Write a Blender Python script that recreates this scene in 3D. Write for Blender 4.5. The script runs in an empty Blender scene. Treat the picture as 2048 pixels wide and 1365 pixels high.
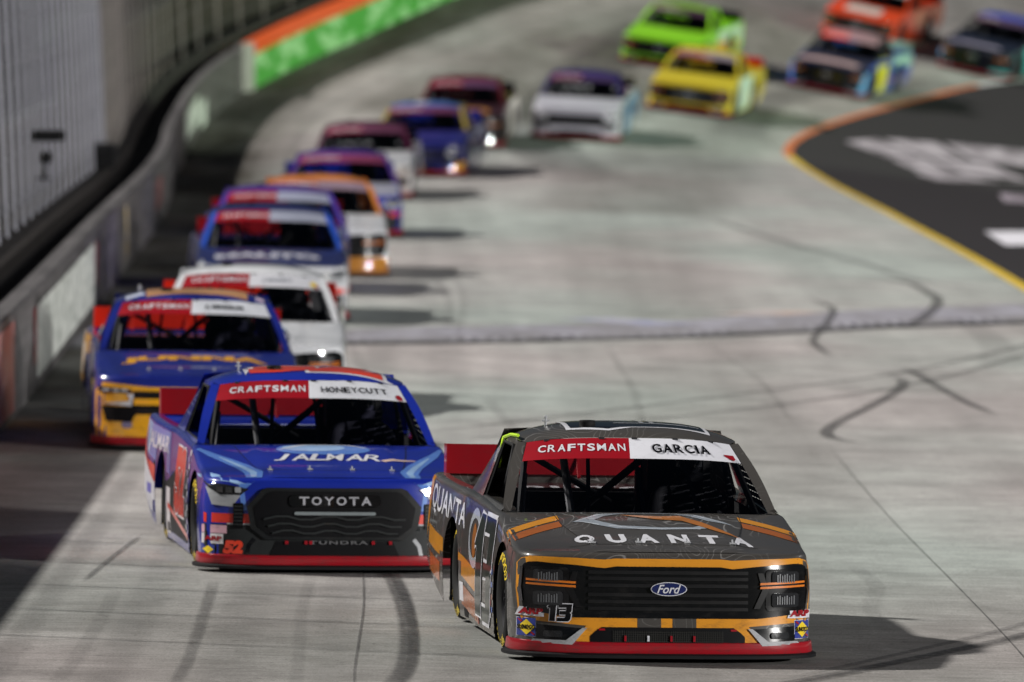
# Night short-track truck race: banked concrete oval, field of race trucks coming off the turn.
import bpy, bmesh, math, random
import numpy as np
from mathutils import Vector, Matrix
from mathutils.bvhtree import BVHTree

random.seed(7)
scene = bpy.context.scene
COL = scene.collection
R = math.radians

# ------------------------------------------------------------------ camera
cam_d = bpy.data.cameras.new("camera")
cam = bpy.data.objects.new("camera", cam_d)
COL.objects.link(cam)
scene.camera = cam
cam.location = (0.0, 0.0, 4.088)
cam.rotation_euler = (R(90.0 - 2.09), 0.0, 0.0)
cam_d.sensor_width = 36.0
cam_d.lens = 300.0
cam_d.clip_start = 1.0
cam_d.clip_end = 1500.0
cam_d.dof.use_dof = True
cam_d.dof.focus_distance = 56.4
cam_d.dof.aperture_fstop = 2.6
cam_d.dof.aperture_blades = 9

# ------------------------------------------------------------------ world, sun, floodlights, exposure
SUN_TRAVEL = Vector((1.75, -0.75, -1.42)).normalized()
world = bpy.data.worlds.new("World")
scene.world = world
world.use_nodes = True
wn = world.node_tree.nodes
bg = wn["Background"]
sky = wn.new("ShaderNodeTexSky")
sky.sky_type = 'NISHITA'
sky.sun_disc = False
sky.sun_elevation = math.asin(-SUN_TRAVEL.z)
sky.sun_rotation = math.atan2(-SUN_TRAVEL.x, -SUN_TRAVEL.y)
world.node_tree.links.new(sky.outputs[0], bg.inputs[0])
bg.inputs[1].default_value = 0.007

sun_d = bpy.data.lights.new("sun", 'SUN')
sun_d.energy = 4.0
sun_d.angle = R(2.4)
sun_d.color = (1.0, 0.97, 0.92)
sun = bpy.data.objects.new("sun", sun_d)
sun.rotation_euler = SUN_TRAVEL.to_track_quat('-Z', 'Y').to_euler()
sun.location = (-40, 60, 50)
COL.objects.link(sun)

def flood(x, y, z, tx, ty, tz, power, cone, color, radius=0.7):
    d = bpy.data.lights.new("floodlight", 'SPOT')
    d.energy = power
    d.spot_size = R(cone)
    d.spot_blend = 0.4
    d.shadow_soft_size = radius
    d.color = color
    o = bpy.data.objects.new("floodlight", d)
    o.location = (x, y, z)
    o.rotation_euler = (Vector((tx, ty, tz)) - Vector((x, y, z))).to_track_quat('-Z', 'Y').to_euler()
    COL.objects.link(o)

for i in range(5):      # light bank on the stand roof to the right of the photographer
    flood(128 + i * 2.0, -42 + i * 3.2, 26, 1 + i * .4, 80, 0, 150e3, 60, (1.0, 0.98, 0.95))
for i in range(4):      # light bank behind the photographer, left
    flood(-112 + i * 2.4, -46 - i * 2, 25, -1, 80, 0, 105e3, 60, (0.97, 1.0, 0.98))
for i in range(4):      # light bank over the back of the turn, far right
    flood(58 + i * 3.0, 118 + i * 2.0, 42, 0, 80 + i * 25, 0, 15e3, 60, (1.0, 0.99, 0.97), .6)
for i in range(3):      # infield mast lighting the turn from the inside
    flood(84 + i * 1.5, 196 + i * 2.0, 30, 4 + i, 205, 2, 62e3, 30, (0.80, 1.0, 0.74))

vs = scene.view_settings
vs.view_transform = 'Standard'
vs.look = 'None'
vs.gamma = 1.0
vs.use_curve_mapping = False
vs.exposure = 0.42
scene.cycles.use_denoising = True
scene.cycles.sample_clamp_indirect = 4.0

# ------------------------------------------------------------------ materials
def nt(m):
    m.use_nodes = True
    return m.node_tree.nodes, m.node_tree.links

MATS = {}
def paint(col, rough=0.3, coat=0.7, metal=0.0, spec=0.18):
    key = ('p', tuple(col), rough, coat, metal)
    if key in MATS: return MATS[key]
    m = bpy.data.materials.new("paint")
    n, l = nt(m)
    b = n["Principled BSDF"]
    b.inputs["Base Color"].default_value = (*col, 1)
    b.inputs["Roughness"].default_value = rough
    b.inputs["Metallic"].default_value = metal
    b.inputs["Coat Weight"].default_value = coat
    b.inputs["Coat Roughness"].default_value = 0.03; b.inputs["Coat IOR"].default_value = 1.6
    b.inputs["Specular IOR Level"].default_value = spec
    # road dust: low frequency grime that dulls the lacquer
    tc = n.new("ShaderNodeTexCoord"); no = n.new("ShaderNodeTexNoise")
    no.inputs["Scale"].default_value = 3.0; no.inputs["Detail"].default_value = 6
    l.new(tc.outputs["Object"], no.inputs["Vector"])
    mx = n.new("ShaderNodeMix"); mx.data_type = 'RGBA'
    mx.inputs[6].default_value = (*[c * 0.86 + 0.002 for c in col], 1)
    mx.inputs[7].default_value = (*[min(1, c * 1.04) for c in col], 1)
    l.new(no.outputs["Fac"], mx.inputs[0])
    # rubber dust and scuffs thrown up over the lower bodywork
    sx = n.new("ShaderNodeSeparateXYZ"); l.new(tc.outputs["Object"], sx.inputs[0])
    zr = n.new("ShaderNodeMapRange"); zr.inputs[1].default_value = .02; zr.inputs[2].default_value = .62; zr.inputs[3].default_value = 1.0; zr.inputs[4].default_value = .22
    l.new(sx.outputs[2], zr.inputs[0])
    n3 = n.new("ShaderNodeTexNoise"); n3.inputs["Scale"].default_value = 17; n3.inputs["Detail"].default_value = 7; n3.inputs["Roughness"].default_value = .75
    m3 = n.new("ShaderNodeMapping"); m3.inputs["Scale"].default_value = (.5, .5, 1.3); l.new(tc.outputs["Object"], m3.inputs[0]); l.new(m3.outputs[0], n3.inputs["Vector"])
    gr = n.new("ShaderNodeMapRange"); gr.inputs[1].default_value = .50; gr.inputs[2].default_value = .72; gr.inputs[3].default_value = 0; gr.inputs[4].default_value = .75
    l.new(n3.outputs["Fac"], gr.inputs[0])
    gm_ = n.new("ShaderNodeMath"); gm_.operation = 'MULTIPLY'; l.new(zr.outputs[0], gm_.inputs[0]); l.new(gr.outputs[0], gm_.inputs[1])
    m4 = n.new("ShaderNodeMix"); m4.data_type = 'RGBA'; m4.inputs[7].default_value = (.035, .032, .03, 1)
    l.new(gm_.outputs[0], m4.inputs[0]); l.new(mx.outputs[2], m4.inputs[6]); l.new(m4.outputs[2], b.inputs["Base Color"])
    mr = n.new("ShaderNodeMapRange"); mr.inputs[3].default_value = rough * 0.8; mr.inputs[4].default_value = min(1, rough * 1.5)
    l.new(no.outputs["Fac"], mr.inputs[0]); l.new(mr.outputs[0], b.inputs["Roughness"])
    MATS[key] = m
    return m

def matte(col, rough=0.7, scale=8.0, var=0.25):
    key = ('m', tuple(col), rough, scale)
    if key in MATS: return MATS[key]
    m = bpy.data.materials.new("matte")
    n, l = nt(m)
    b = n["Principled BSDF"]; b.inputs["Roughness"].default_value = rough; b.inputs["Specular IOR Level"].default_value = .12
    tc = n.new("ShaderNodeTexCoord"); no = n.new("ShaderNodeTexNoise")
    no.inputs["Scale"].default_value = scale; no.inputs["Detail"].default_value = 5
    l.new(tc.outputs["Object"], no.inputs["Vector"])
    mx = n.new("ShaderNodeMix"); mx.data_type = 'RGBA'
    mx.inputs[6].default_value = (*[c * (1 - var) for c in col], 1)
    mx.inputs[7].default_value = (*[min(1, c * (1 + var)) for c in col], 1)
    l.new(no.outputs["Fac"], mx.inputs[0]); l.new(mx.outputs[2], b.inputs["Base Color"])
    MATS[key] = m
    return m

def contour_paint(base, line):
    """grey wrap printed with thin light contour lines"""
    m = bpy.data.materials.new("contour_wrap")
    n, l = nt(m)
    b = n["Principled BSDF"]
    b.inputs["Roughness"].default_value = 0.36
    b.inputs["Coat Weight"].default_value = 0.8; b.inputs["Coat Roughness"].default_value = 0.05; b.inputs["Specular IOR Level"].default_value = .15
    tc = n.new("ShaderNodeTexCoord"); mp = n.new("ShaderNodeMapping")
    mp.inputs["Scale"].default_value = (1.0, 0.55, 1.2)
    no = n.new("ShaderNodeTexNoise"); no.inputs["Scale"].default_value = 2.1; no.inputs["Detail"].default_value = 1.6
    no.inputs["Distortion"].default_value = 0.5
    l.new(tc.outputs["Object"], mp.inputs[0]); l.new(mp.outputs[0], no.inputs["Vector"])
    mu = n.new("ShaderNodeMath"); mu.operation = 'MULTIPLY'; mu.inputs[1].default_value = 26
    fr = n.new("ShaderNodeMath"); fr.operation = 'FRACT'
    pp = n.new("ShaderNodeMath"); pp.operation = 'PINGPONG'; pp.inputs[1].default_value = 0.5
    lt = n.new("ShaderNodeMapRange"); lt.inputs[1].default_value = 0.02; lt.inputs[2].default_value = 0.07
    lt.inputs[3].default_value = 1; lt.inputs[4].default_value = 0
    l.new(no.outputs["Fac"], mu.inputs[0]); l.new(mu.outputs[0], fr.inputs[0]); l.new(fr.outputs[0], pp.inputs[0]); l.new(pp.outputs[0], lt.inputs[0])
    n2 = n.new("ShaderNodeTexNoise"); n2.inputs["Scale"].default_value = 1.3
    l.new(tc.outputs["Object"], n2.inputs["Vector"])
    ms = n.new("ShaderNodeMapRange"); ms.inputs[1].default_value = .42; ms.inputs[2].default_value = .6
    l.new(n2.outputs["Fac"], ms.inputs[0])
    mm = n.new("ShaderNodeMath"); mm.operation = 'MULTIPLY'
    l.new(lt.outputs[0], mm.inputs[0]); l.new(ms.outputs[0], mm.inputs[1])
    m3 = n.new("ShaderNodeMath"); m3.operation = 'MULTIPLY'; m3.inputs[1].default_value = 0.55
    l.new(mm.outputs[0], m3.inputs[0])
    mx = n.new("ShaderNodeMix"); mx.data_type = 'RGBA'
    mx.inputs[6].default_value = (*base, 1); mx.inputs[7].default_value = (*line, 1)
    l.new(m3.outputs[0], mx.inputs[0]); l.new(mx.outputs[2], b.inputs["Base Color"])
    return m

def glass_mat(tint=0.85, name="window_glass"):
    m = bpy.data.materials.new(name)
    n, l = nt(m)
    n.remove(n["Principled BSDF"])
    out = n["Material Output"]
    tr = n.new("ShaderNodeBsdfTransparent"); tr.inputs[0].default_value = (tint, tint, tint, 1)
    gl = n.new("ShaderNodeBsdfGlossy"); gl.inputs["Roughness"].default_value = 0.03
    fr = n.new("ShaderNodeFresnel"); fr.inputs[0].default_value = 1.45
    mx = n.new("ShaderNodeMixShader")
    l.new(fr.outputs[0], mx.inputs[0]); l.new(tr.outputs[0], mx.inputs[1]); l.new(gl.outputs[0], mx.inputs[2])
    l.new(mx.outputs[0], out.inputs[0])
    return m

GLASS = glass_mat()
BLACK = paint((0.004, 0.004, 0.005), 0.14, 0.6, 0.0, 0.25)
BLACKM = matte((0.012, 0.012, 0.013), 0.65)
DARK = matte((0.03, 0.03, 0.033), 0.6)
RUBBER = matte((0.016, 0.016, 0.016), 0.75, 20)
WHITE = paint((0.70, 0.70, 0.75), 0.35, 0.5)
RED = paint((0.33, 0.006, 0.014), 0.3, 0.5)
DRED = paint((0.26, 0.005, 0.010), 0.35, 0.5)
CHROME = paint((0.55, 0.55, 0.58), 0.15, 0.3, 1.0)
TUBE = matte((0.22, 0.22, 0.235), 0.5)
YEL = paint((0.85, 0.62, 0.03), 0.35, 0.5)

# ------------------------------------------------------------------ mesh helpers
def mesh_from(verts, faces, smooth=True, sharp=40):
    me = bpy.data.meshes.new("mesh")
    me.from_pydata([tuple(v) for v in verts], [], [tuple(f) for f in faces])
    me.validate()
    if smooth and len(me.polygons):
        me.polygons.foreach_set("use_smooth", [True] * len(me.polygons))
        me.set_sharp_from_angle(angle=R(sharp))
    me.update()
    return me

def add(name, me, parent=None, mat=None):
    o = bpy.data.objects.new(name, me)
    COL.objects.link(o)
    if parent is not None: o.parent = parent
    if mat is not None:
        if not me.materials: me.materials.append(None)
        o.material_slots[0].link = 'OBJECT'
        o.material_slots[0].material = mat
    return o

def empty(name, loc=(0, 0, 0)):
    o = bpy.data.objects.new(name, None)
    COL.objects.link(o); o.location = loc
    o.empty_display_size = 0.2
    return o

def tag(o, label=None, cat=None, group=None, kind=None):
    if label: o['label'] = label
    if cat: o['category'] = cat
    if group: o['group'] = group
    if kind: o['kind'] = kind
    return o

class MB:
    """collects shapes into one mesh"""
    def __init__(s): s.v = []; s.f = []
    def add(s, v, f):
        k = len(s.v); s.v += [tuple(p) for p in v]; s.f += [tuple(i + k for i in q) for q in f]; return s
    def grid(s, fn, us, vs_):
        v = [fn(u, w) for u in us for w in vs_]; m = len(vs_)
        f = [(i * m + j, (i + 1) * m + j, (i + 1) * m + j + 1, i * m + j + 1) for i in range(len(us) - 1) for j in range(m - 1)]
        return s.add(v, f)
    def box(s, x0, x1, y0, y1, z0, z1):
        v = [(x, y, z) for x in (x0, x1) for y in (y0, y1) for z in (z0, z1)]
        return s.add(v, [(0, 1, 3, 2), (4, 6, 7, 5), (0, 4, 5, 1), (2, 3, 7, 6), (0, 2, 6, 4), (1, 5, 7, 3)])
    def tube(s, pts, r, n=8, cap=True):
        pts = [Vector(p) for p in pts]; rings = []
        for i, p in enumerate(pts):
            d = (pts[min(i + 1, len(pts) - 1)] - pts[max(i - 1, 0)]).normalized()
            a = d.cross(Vector((0, 0, 1)) if abs(d.z) < .9 else Vector((1, 0, 0))).normalized(); b = d.cross(a)
            rings.append([p + (a * math.cos(2 * math.pi * k / n) + b * math.sin(2 * math.pi * k / n)) * r for k in range(n)])
        v = [q for rg in rings for q in rg]
        f = [(i * n + k, i * n + (k + 1) % n, (i + 1) * n + (k + 1) % n, (i + 1) * n + k) for i in range(len(pts) - 1) for k in range(n)]
        if cap: f += [tuple(range(n))[::-1], tuple((len(pts) - 1) * n + k for k in range(n))]
        return s.add(v, f)
    def lathe_x(s, prof, cx, cy, cz, n=28):
        """profile [(x, r)] revolved about the x axis"""
        v = [(cx + x, cy + r * math.cos(2 * math.pi * k / n), cz + r * math.sin(2 * math.pi * k / n)) for x, r in prof for k in range(n)]
        f = [(i * n + k, i * n + (k + 1) % n, (i + 1) * n + (k + 1) % n, (i + 1) * n + k) for i in range(len(prof) - 1) for k in range(n)]
        return s.add(v, f)
    def ell(s, c, r, n=14, m=9):
        v = [(c[0] + r[0] * math.sin(math.pi * j / m) * math.cos(2 * math.pi * k / n), c[1] + r[1] * math.sin(math.pi * j / m) * math.sin(2 * math.pi * k / n), c[2] + r[2] * math.cos(math.pi * j / m)) for j in range(m + 1) for k in range(n)]
        f = [(j * n + k, (j + 1) * n + k, (j + 1) * n + (k + 1) % n, j * n + (k + 1) % n) for j in range(m) for k in range(n)]
        return s.add(v, f)
    def mesh(s, smooth=True, sharp=40): return mesh_from(s.v, s.f, smooth, sharp)

def lin(a, b, n): return [a + (b - a) * i / (n - 1) for i in range(n)]
def lerp(a, b, t): return a + (b - a) * t
def lerp3(a, b, t): return tuple(a[i] + (b[i] - a[i]) * t for i in range(3))

# ------------------------------------------------------------------ the lie of the land: one smooth height field
_GC = np.array([2.624, -0.4575, 1.5171, 0.12, 0.1702, 0.1473, 0.0573, -0.0955, -0.1856, -0.1679, -0.2431, -0.3083, -0.1643, 0.0054, 0.0442, 0.0211, 0.2392, 0.1673, -0.0859, -0.1575, -0.1417, -0.23, -0.3433, -0.6502, -0.7413, -0.2384, 0.2135, 0.2289, 0.0941, 0.4186, 0.2169, -0.3113, -0.2856, 0.0347, -0.1195, -0.4134, -0.7604, -0.7357, 0.0753, 0.6983, 0.5737, 0.231, 0.4913, 0.382, -0.0798, -0.0469, 0.1613, -0.1558, -0.2042, -0.0863, -0.1628, 0.2747, 0.8425, 0.754, 0.3376, 0.2571, 0.2603, 0.0659, -0.0104, -0.1424, -0.4025, -0.0697, 0.1628, -0.4201, -0.4249, 0.3653, 0.6537, 0.3604, 0.0405, 0.0828, 0.0394, -0.1064, -0.2556, -0.2681, -0.125, -0.4542, -1.1522, -0.8293, 0.2443, 0.6297, 0.3536, 0.0696, 0.1945, 0.2094, 0.0303, -0.0276, 0.0826, -0.0865, -0.6691, -0.9637, -0.3272, 0.4909, 0.5956, 0.2858, 0.1214, 0.2802, 0.3006, 0.0871, -0.0228, 0.0301, -0.1527, -0.5035, -0.4916, -0.0122, 0.3797, 0.3487, 0.1516, 0.0847, 0.186, 0.1896, 0.024, -0.1044, -0.1203, -0.212, -0.3287, -0.2565, -0.0308, 0.1209, 0.1123, 0.0482, 0.0317, 0.0683, 0.0662, -0.0048, -0.0693, -0.0889, -0.1198, -0.1444, -0.1067, -0.033, 0.0144, 0.0196, 0.009])
_GS = np.array([1 / 11., 1 / 38.])
_GN = np.array([(a, b) for a in np.arange(-25, 50, 8.) for b in np.arange(0, 320, 26.)]) * _GS
def height(x, y):
    q = np.stack([np.ravel(np.asarray(x, float)), np.ravel(np.asarray(y, float))], 1)
    r = (q - np.array([0, 130.])) * _GS
    d2 = ((q[:, None] * _GS - _GN[None]) ** 2).sum(-1)
    return np.hstack([np.ones((len(q), 1)), r, np.exp(-d2 / 2.)]) @ _GC
def hgt(x, y): return float(height(x, y)[0])
def ground_frame(x, y):
    e = .4
    gx = (hgt(x + e, y) - hgt(x - e, y)) / (2 * e); gy = (hgt(x, y + e) - hgt(x, y - e)) / (2 * e)
    return Vector((-gx, -gy, 1)).normalized()
# ------------------------------------------------------------------ plan curves
WALL = [(-4.35, 20), (-4.7, 50), (-5.0, 83.6), (-5.28, 102), (-5.95, 138), (-6.55, 163.7), (-6.85, 174), (-6.95, 185.4), (-6.75, 193.2), (-6.25, 198.6),
        (-5.5, 203.4), (-4.67, 207.4), (-3.76, 211.2), (-2.8, 215.2), (-1.5, 220.2), (0.7, 227), (4, 233), (9, 238), (16, 242), (26, 246), (40, 248)]
INNER = [(7.95, 20), (7.9, 50), (7.85, 84), (7.8, 102), (7.6, 138), (7.25, 163), (6.95, 172), (6.5, 181), (6.2, 186.6), (6.11, 189.2),
         (6.42, 194.0), (7.2, 199.6), (8.2, 204.7), (9.2, 208.9), (10.05, 212.2), (11.8, 217.9), (13.4, 221.2), (17, 225), (24, 228), (32, 230), (42, 231)]
def catmull(pts, per=14):
    p = [np.array(q, float) for q in pts]; out = []
    p = [2 * p[0] - p[1]] + p + [2 * p[-1] - p[-2]]
    for i in range(1, len(p) - 2):
        for k in range(per):
            t = k / per
            # centripetal-ish: plain Catmull-Rom with damped tangents
            m1 = (p[i + 1] - p[i - 1]) * .5; m2 = (p[i + 2] - p[i]) * .5; d = p[i + 1] - p[i]; L = np.linalg.norm(d)
            m1 = m1 * min(1, L / (np.linalg.norm(m1) + 1e-9)); m2 = m2 * min(1, L / (np.linalg.norm(m2) + 1e-9))
            a = 2 * t**3 - 3 * t**2 + 1; b = t**3 - 2 * t**2 + t; c = -2 * t**3 + 3 * t**2; e = t**3 - t**2
            out.append(a * p[i] + b * m1 + c * p[i + 1] + e * m2)
    out.append(p[-2]); return np.array(out)
WC = catmull(WALL); IC = catmull(INNER)
def offset(c, d):
    t = np.gradient(c, axis=0); t /= np.linalg.norm(t, axis=1)[:, None]
    return c + np.stack([-t[:, 1], t[:, 0]], 1) * d      # + = to the left (outside)

# ------------------------------------------------------------------ ground materials
def concrete():
    m = bpy.data.materials.new("track_concrete")
    n, l = nt(m); b = n["Principled BSDF"]
    b.inputs["Roughness"].default_value = .8; b.inputs["Specular IOR Level"].default_value = .08
    tc = n.new("ShaderNodeTexCoord")
    def noise(sc, detail, vec_scale, rough=.6):
        mp = n.new("ShaderNodeMapping"); mp.inputs["Scale"].default_value = vec_scale
        no = n.new("ShaderNodeTexNoise"); no.inputs["Scale"].default_value = sc; no.inputs["Detail"].default_value = detail
        no.inputs["Roughness"].default_value = rough
        l.new(tc.outputs["Object"], mp.inputs[0]); l.new(mp.outputs[0], no.inputs["Vector"]); return no.outputs["Fac"]
    def ramp(fac, a, b_, lo, hi):
        r = n.new("ShaderNodeMapRange"); r.inputs[1].default_value = lo; r.inputs[2].default_value = hi
        r.inputs[3].default_value = a; r.inputs[4].default_value = b_; l.new(fac, r.inputs[0]); return r.outputs[0]
    def mul(a, c):
        k = n.new("ShaderNodeMath"); k.operation = 'MULTIPLY'; l.new(a, k.inputs[0]); l.new(c, k.inputs[1]); return k.outputs[0]
    big = ramp(noise(.35, 3, (1, .22, 1)), .88, 1.12, .3, .7)           # pours and worn lanes
    mid = ramp(noise(1.3, 5, (.7, .55, 1), .7), .72, 1.16, .3, .7)      # blotches
    brm = ramp(noise(5, 4, (.35, 2.2, 1), .8), .74, 1.20, .3, .7)       # transverse broom and scrape lines
    fin = ramp(noise(60, 3, (1, .6, 1), .9), .66, 1.34, .32, .68)       # aggregate
    lane = ramp(noise(1.0, 4, (1.6, .012, 1), .55), .90, 1.06, .32, .68)  # rubber lanes along the track
    stain = ramp(noise(2.1, 6, (1, .45, 1), .8), 1.0, .62, .60, .74)    # oil and rubber stains
    pick = ramp(noise(19, 2, (1, .5, 1), .5), 1.0, .70, .66, .72)       # rubber crumbs and chips
    v = mul(mul(mul(mul(big, mid), mul(brm, fin)), lane), mul(stain, pick))
    at = n.new("ShaderNodeAttribute"); at.attribute_name = "wear_shade"
    ca = n.new("ShaderNodeMix"); ca.data_type = 'RGBA'
    ca.inputs[6].default_value = (.392, .360, .352, 1); ca.inputs[7].default_value = (.368, .398, .374, 1)
    l.new(ramp(noise(.12, 2, (1, .35, 1)), 0, 1, .4, .6), ca.inputs[0])
    sc = n.new("ShaderNodeVectorMath"); sc.operation = 'SCALE'; l.new(ca.outputs[2], sc.inputs[0]); l.new(v, sc.inputs[3])
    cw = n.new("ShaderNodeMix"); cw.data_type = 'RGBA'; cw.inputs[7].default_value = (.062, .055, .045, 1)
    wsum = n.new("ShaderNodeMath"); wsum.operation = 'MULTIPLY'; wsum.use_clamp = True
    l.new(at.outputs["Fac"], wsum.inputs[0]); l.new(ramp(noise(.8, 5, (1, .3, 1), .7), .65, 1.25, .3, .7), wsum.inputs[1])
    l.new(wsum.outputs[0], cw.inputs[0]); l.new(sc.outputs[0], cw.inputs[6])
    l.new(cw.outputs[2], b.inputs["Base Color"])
    bp = n.new("ShaderNodeBump"); bp.inputs["Strength"].default_value = .25; bp.inputs["Distance"].default_value = .01
    l.new(fin, bp.inputs["Height"]); l.new(bp.outputs[0], b.inputs["Normal"])
    return m

def worn_paint(name, col, under, lo=.42, hi=.56, sc=6., vs_=(1, .25, 1)):
    """paint on the ground, worn through to the surface below"""
    m = bpy.data.materials.new(name)
    n, l = nt(m); b = n["Principled BSDF"]; b.inputs["Roughness"].default_value = .6
    tc = n.new("ShaderNodeTexCoord"); mp = n.new("ShaderNodeMapping"); mp.inputs["Scale"].default_value = vs_
    no = n.new("ShaderNodeTexNoise"); no.inputs["Scale"].default_value = sc; no.inputs["Detail"].default_value = 6; no.inputs["Roughness"].default_value = .7
    l.new(tc.outputs["Object"], mp.inputs[0]); l.new(mp.outputs[0], no.inputs["Vector"])
    r = n.new("ShaderNodeMapRange"); r.inputs[1].default_value = lo; r.inputs[2].default_value = hi
    l.new(no.outputs["Fac"], r.inputs[0])
    mx = n.new("ShaderNodeMix"); mx.data_type = 'RGBA'; mx.inputs[6].default_value = (*under, 1); mx.inputs[7].default_value = (*col, 1)
    l.new(r.outputs[0], mx.inputs[0]); l.new(mx.outputs[2], b.inputs["Base Color"])
    return m

def rubber_mark(name, strength):
    """thin rubber film: noise-broken, lets the concrete show through"""
    m = bpy.data.materials.new(name)
    n, l = nt(m); b = n["Principled BSDF"]; out = n["Material Output"]
    b.inputs["Base Color"].default_value = (.035, .033, .034, 1); b.inputs["Roughness"].default_value = .55
    tr = n.new("ShaderNodeBsdfTransparent"); mx = n.new("ShaderNodeMixShader")
    tc = n.new("ShaderNodeTexCoord"); mp = n.new("ShaderNodeMapping"); mp.inputs["Scale"].default_value = (1.5, .8, 1)
    no = n.new("ShaderNodeTexNoise"); no.inputs["Scale"].default_value = 9; no.inputs["Detail"].default_value = 6; no.inputs["Roughness"].default_value = .75
    l.new(tc.outputs["Object"], mp.inputs[0]); l.new(mp.outputs[0], no.inputs["Vector"])
    at = n.new("ShaderNodeAttribute"); at.attribute_name = "fade"
    r = n.new("ShaderNodeMapRange"); r.inputs[1].default_value = .3; r.inputs[2].default_value = .7; r.inputs[3].default_value = .25 * strength; r.inputs[4].default_value = strength
    l.new(no.outputs["Fac"], r.inputs[0])
    k = n.new("ShaderNodeMath"); k.operation = 'MULTIPLY'; l.new(r.outputs[0], k.inputs[0]); l.new(at.outputs["Fac"], k.inputs[1])
    l.new(k.outputs[0], mx.inputs[0]); l.new(tr.outputs[0], mx.inputs[1]); l.new(b.outputs[0], mx.inputs[2]); l.new(mx.outputs[0], out.inputs[0])
    return m

# ------------------------------------------------------------------ track, apron
def ground_mesh(A, B, nd, wear_shade=None, lift=0.0):
    n = len(A); t = np.linspace(0, 1, nd)
    P = A[:, None] * (1 - t)[None, :, None] + B[:, None] * t[None, :, None]
    xy = P.reshape(-1, 2); z = height(xy[:, 0], xy[:, 1]) + lift
    v = np.column_stack([xy, z]); f = []
    for i in range(n - 1):
        for j in range(nd - 1):
            f.append((i * nd + j, i * nd + j + 1, (i + 1) * nd + j + 1, (i + 1) * nd + j))
    me = mesh_from(v, f, True, 60)
    if wear_shade is not None:
        at = me.attributes.new("wear_shade", 'FLOAT', 'POINT'); at.data.foreach_set("value", wear_shade(xy).astype(np.float32))
    return me
def densify(c, step=1.0):
    s = np.concatenate([[0], np.cumsum(np.linalg.norm(np.diff(c, axis=0), axis=1))]); return c
def ss(x): x = np.clip(x, 0, 1); return x * x * (3 - 2 * x)
def wall_dist(xy):
    d = np.full(len(xy), 1e9)
    for q in WC[::2]: d = np.minimum(d, np.hypot(xy[:, 0] - q[0], (xy[:, 1] - q[1])))
    return d
def band(xy, pts, w):
    """soft stripe along a polyline"""
    d = np.full(len(xy), 1e9)
    for a, b in zip(pts[:-1], pts[1:]):
        a = np.array(a, float); b = np.array(b, float); ab = b - a
        t = np.clip(((xy - a) @ ab) / (ab @ ab), 0, 1); q = a + t[:, None] * ab
        d = np.minimum(d, np.hypot(*(xy - q).T))
    return 1 - ss((d / w - .45) / .55)
def track_wear_shade(xy):
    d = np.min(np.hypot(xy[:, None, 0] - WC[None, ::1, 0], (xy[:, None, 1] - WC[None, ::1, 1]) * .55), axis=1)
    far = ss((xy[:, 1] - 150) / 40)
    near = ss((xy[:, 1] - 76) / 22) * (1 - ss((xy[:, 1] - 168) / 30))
    w = (1 - ss((d - .6 - .5 * near) / (.9 + 1.6 * far))) * (.50 + .30 * far + .38 * near)              # marbles and dirt against the wall, plus wall shade painted in along the straight
    w = np.maximum(w, .20 * band(xy, [(2.2, 40), (2.0, 100), (1.6, 150)], 1.4))
    w = np.maximum(w, .44 * (1 - ss((xy[:, 1] - 50) / 24.)))  # darker towards the near end of the track
    w = np.maximum(w, .40 * ss((xy[:, 1] - 196) / 16))                       # darker through the far turn
    w = np.maximum(w, .22 * ss((xy[:, 0] - 4) / 4) * (1 - ss((xy[:, 1] - 100) / 60)))
    w = np.maximum(w, .62 * band(xy, [(-.4, 196), (1.8, 205), (4.0, 216), (8, 226)], 5.0))   # groove worn by the field through the turn
    w = np.maximum(w, .42 * band(xy, [(2.2, 158), (3.6, 186), (6.2, 203), (10.5, 217)], 2.4))
    return w
CONC = concrete()
track = add("track", ground_mesh(WC, IC, 40, track_wear_shade), None, CONC)
tag(track, kind='structure')
outer = IC.copy(); outer[:, 0] = np.maximum(outer[:, 0] + 30, 40); outer[:, 1] = np.minimum(outer[:, 1], 219)
ASPH = matte((.014, .0115, .0138), .92, 3.0, .25)
ASPH.node_tree.nodes['Principled BSDF'].inputs['Specular IOR Level'].default_value = .2
apron = add("apron", ground_mesh(IC, outer, 30), None, ASPH); tag(apron, kind='structure')

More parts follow.
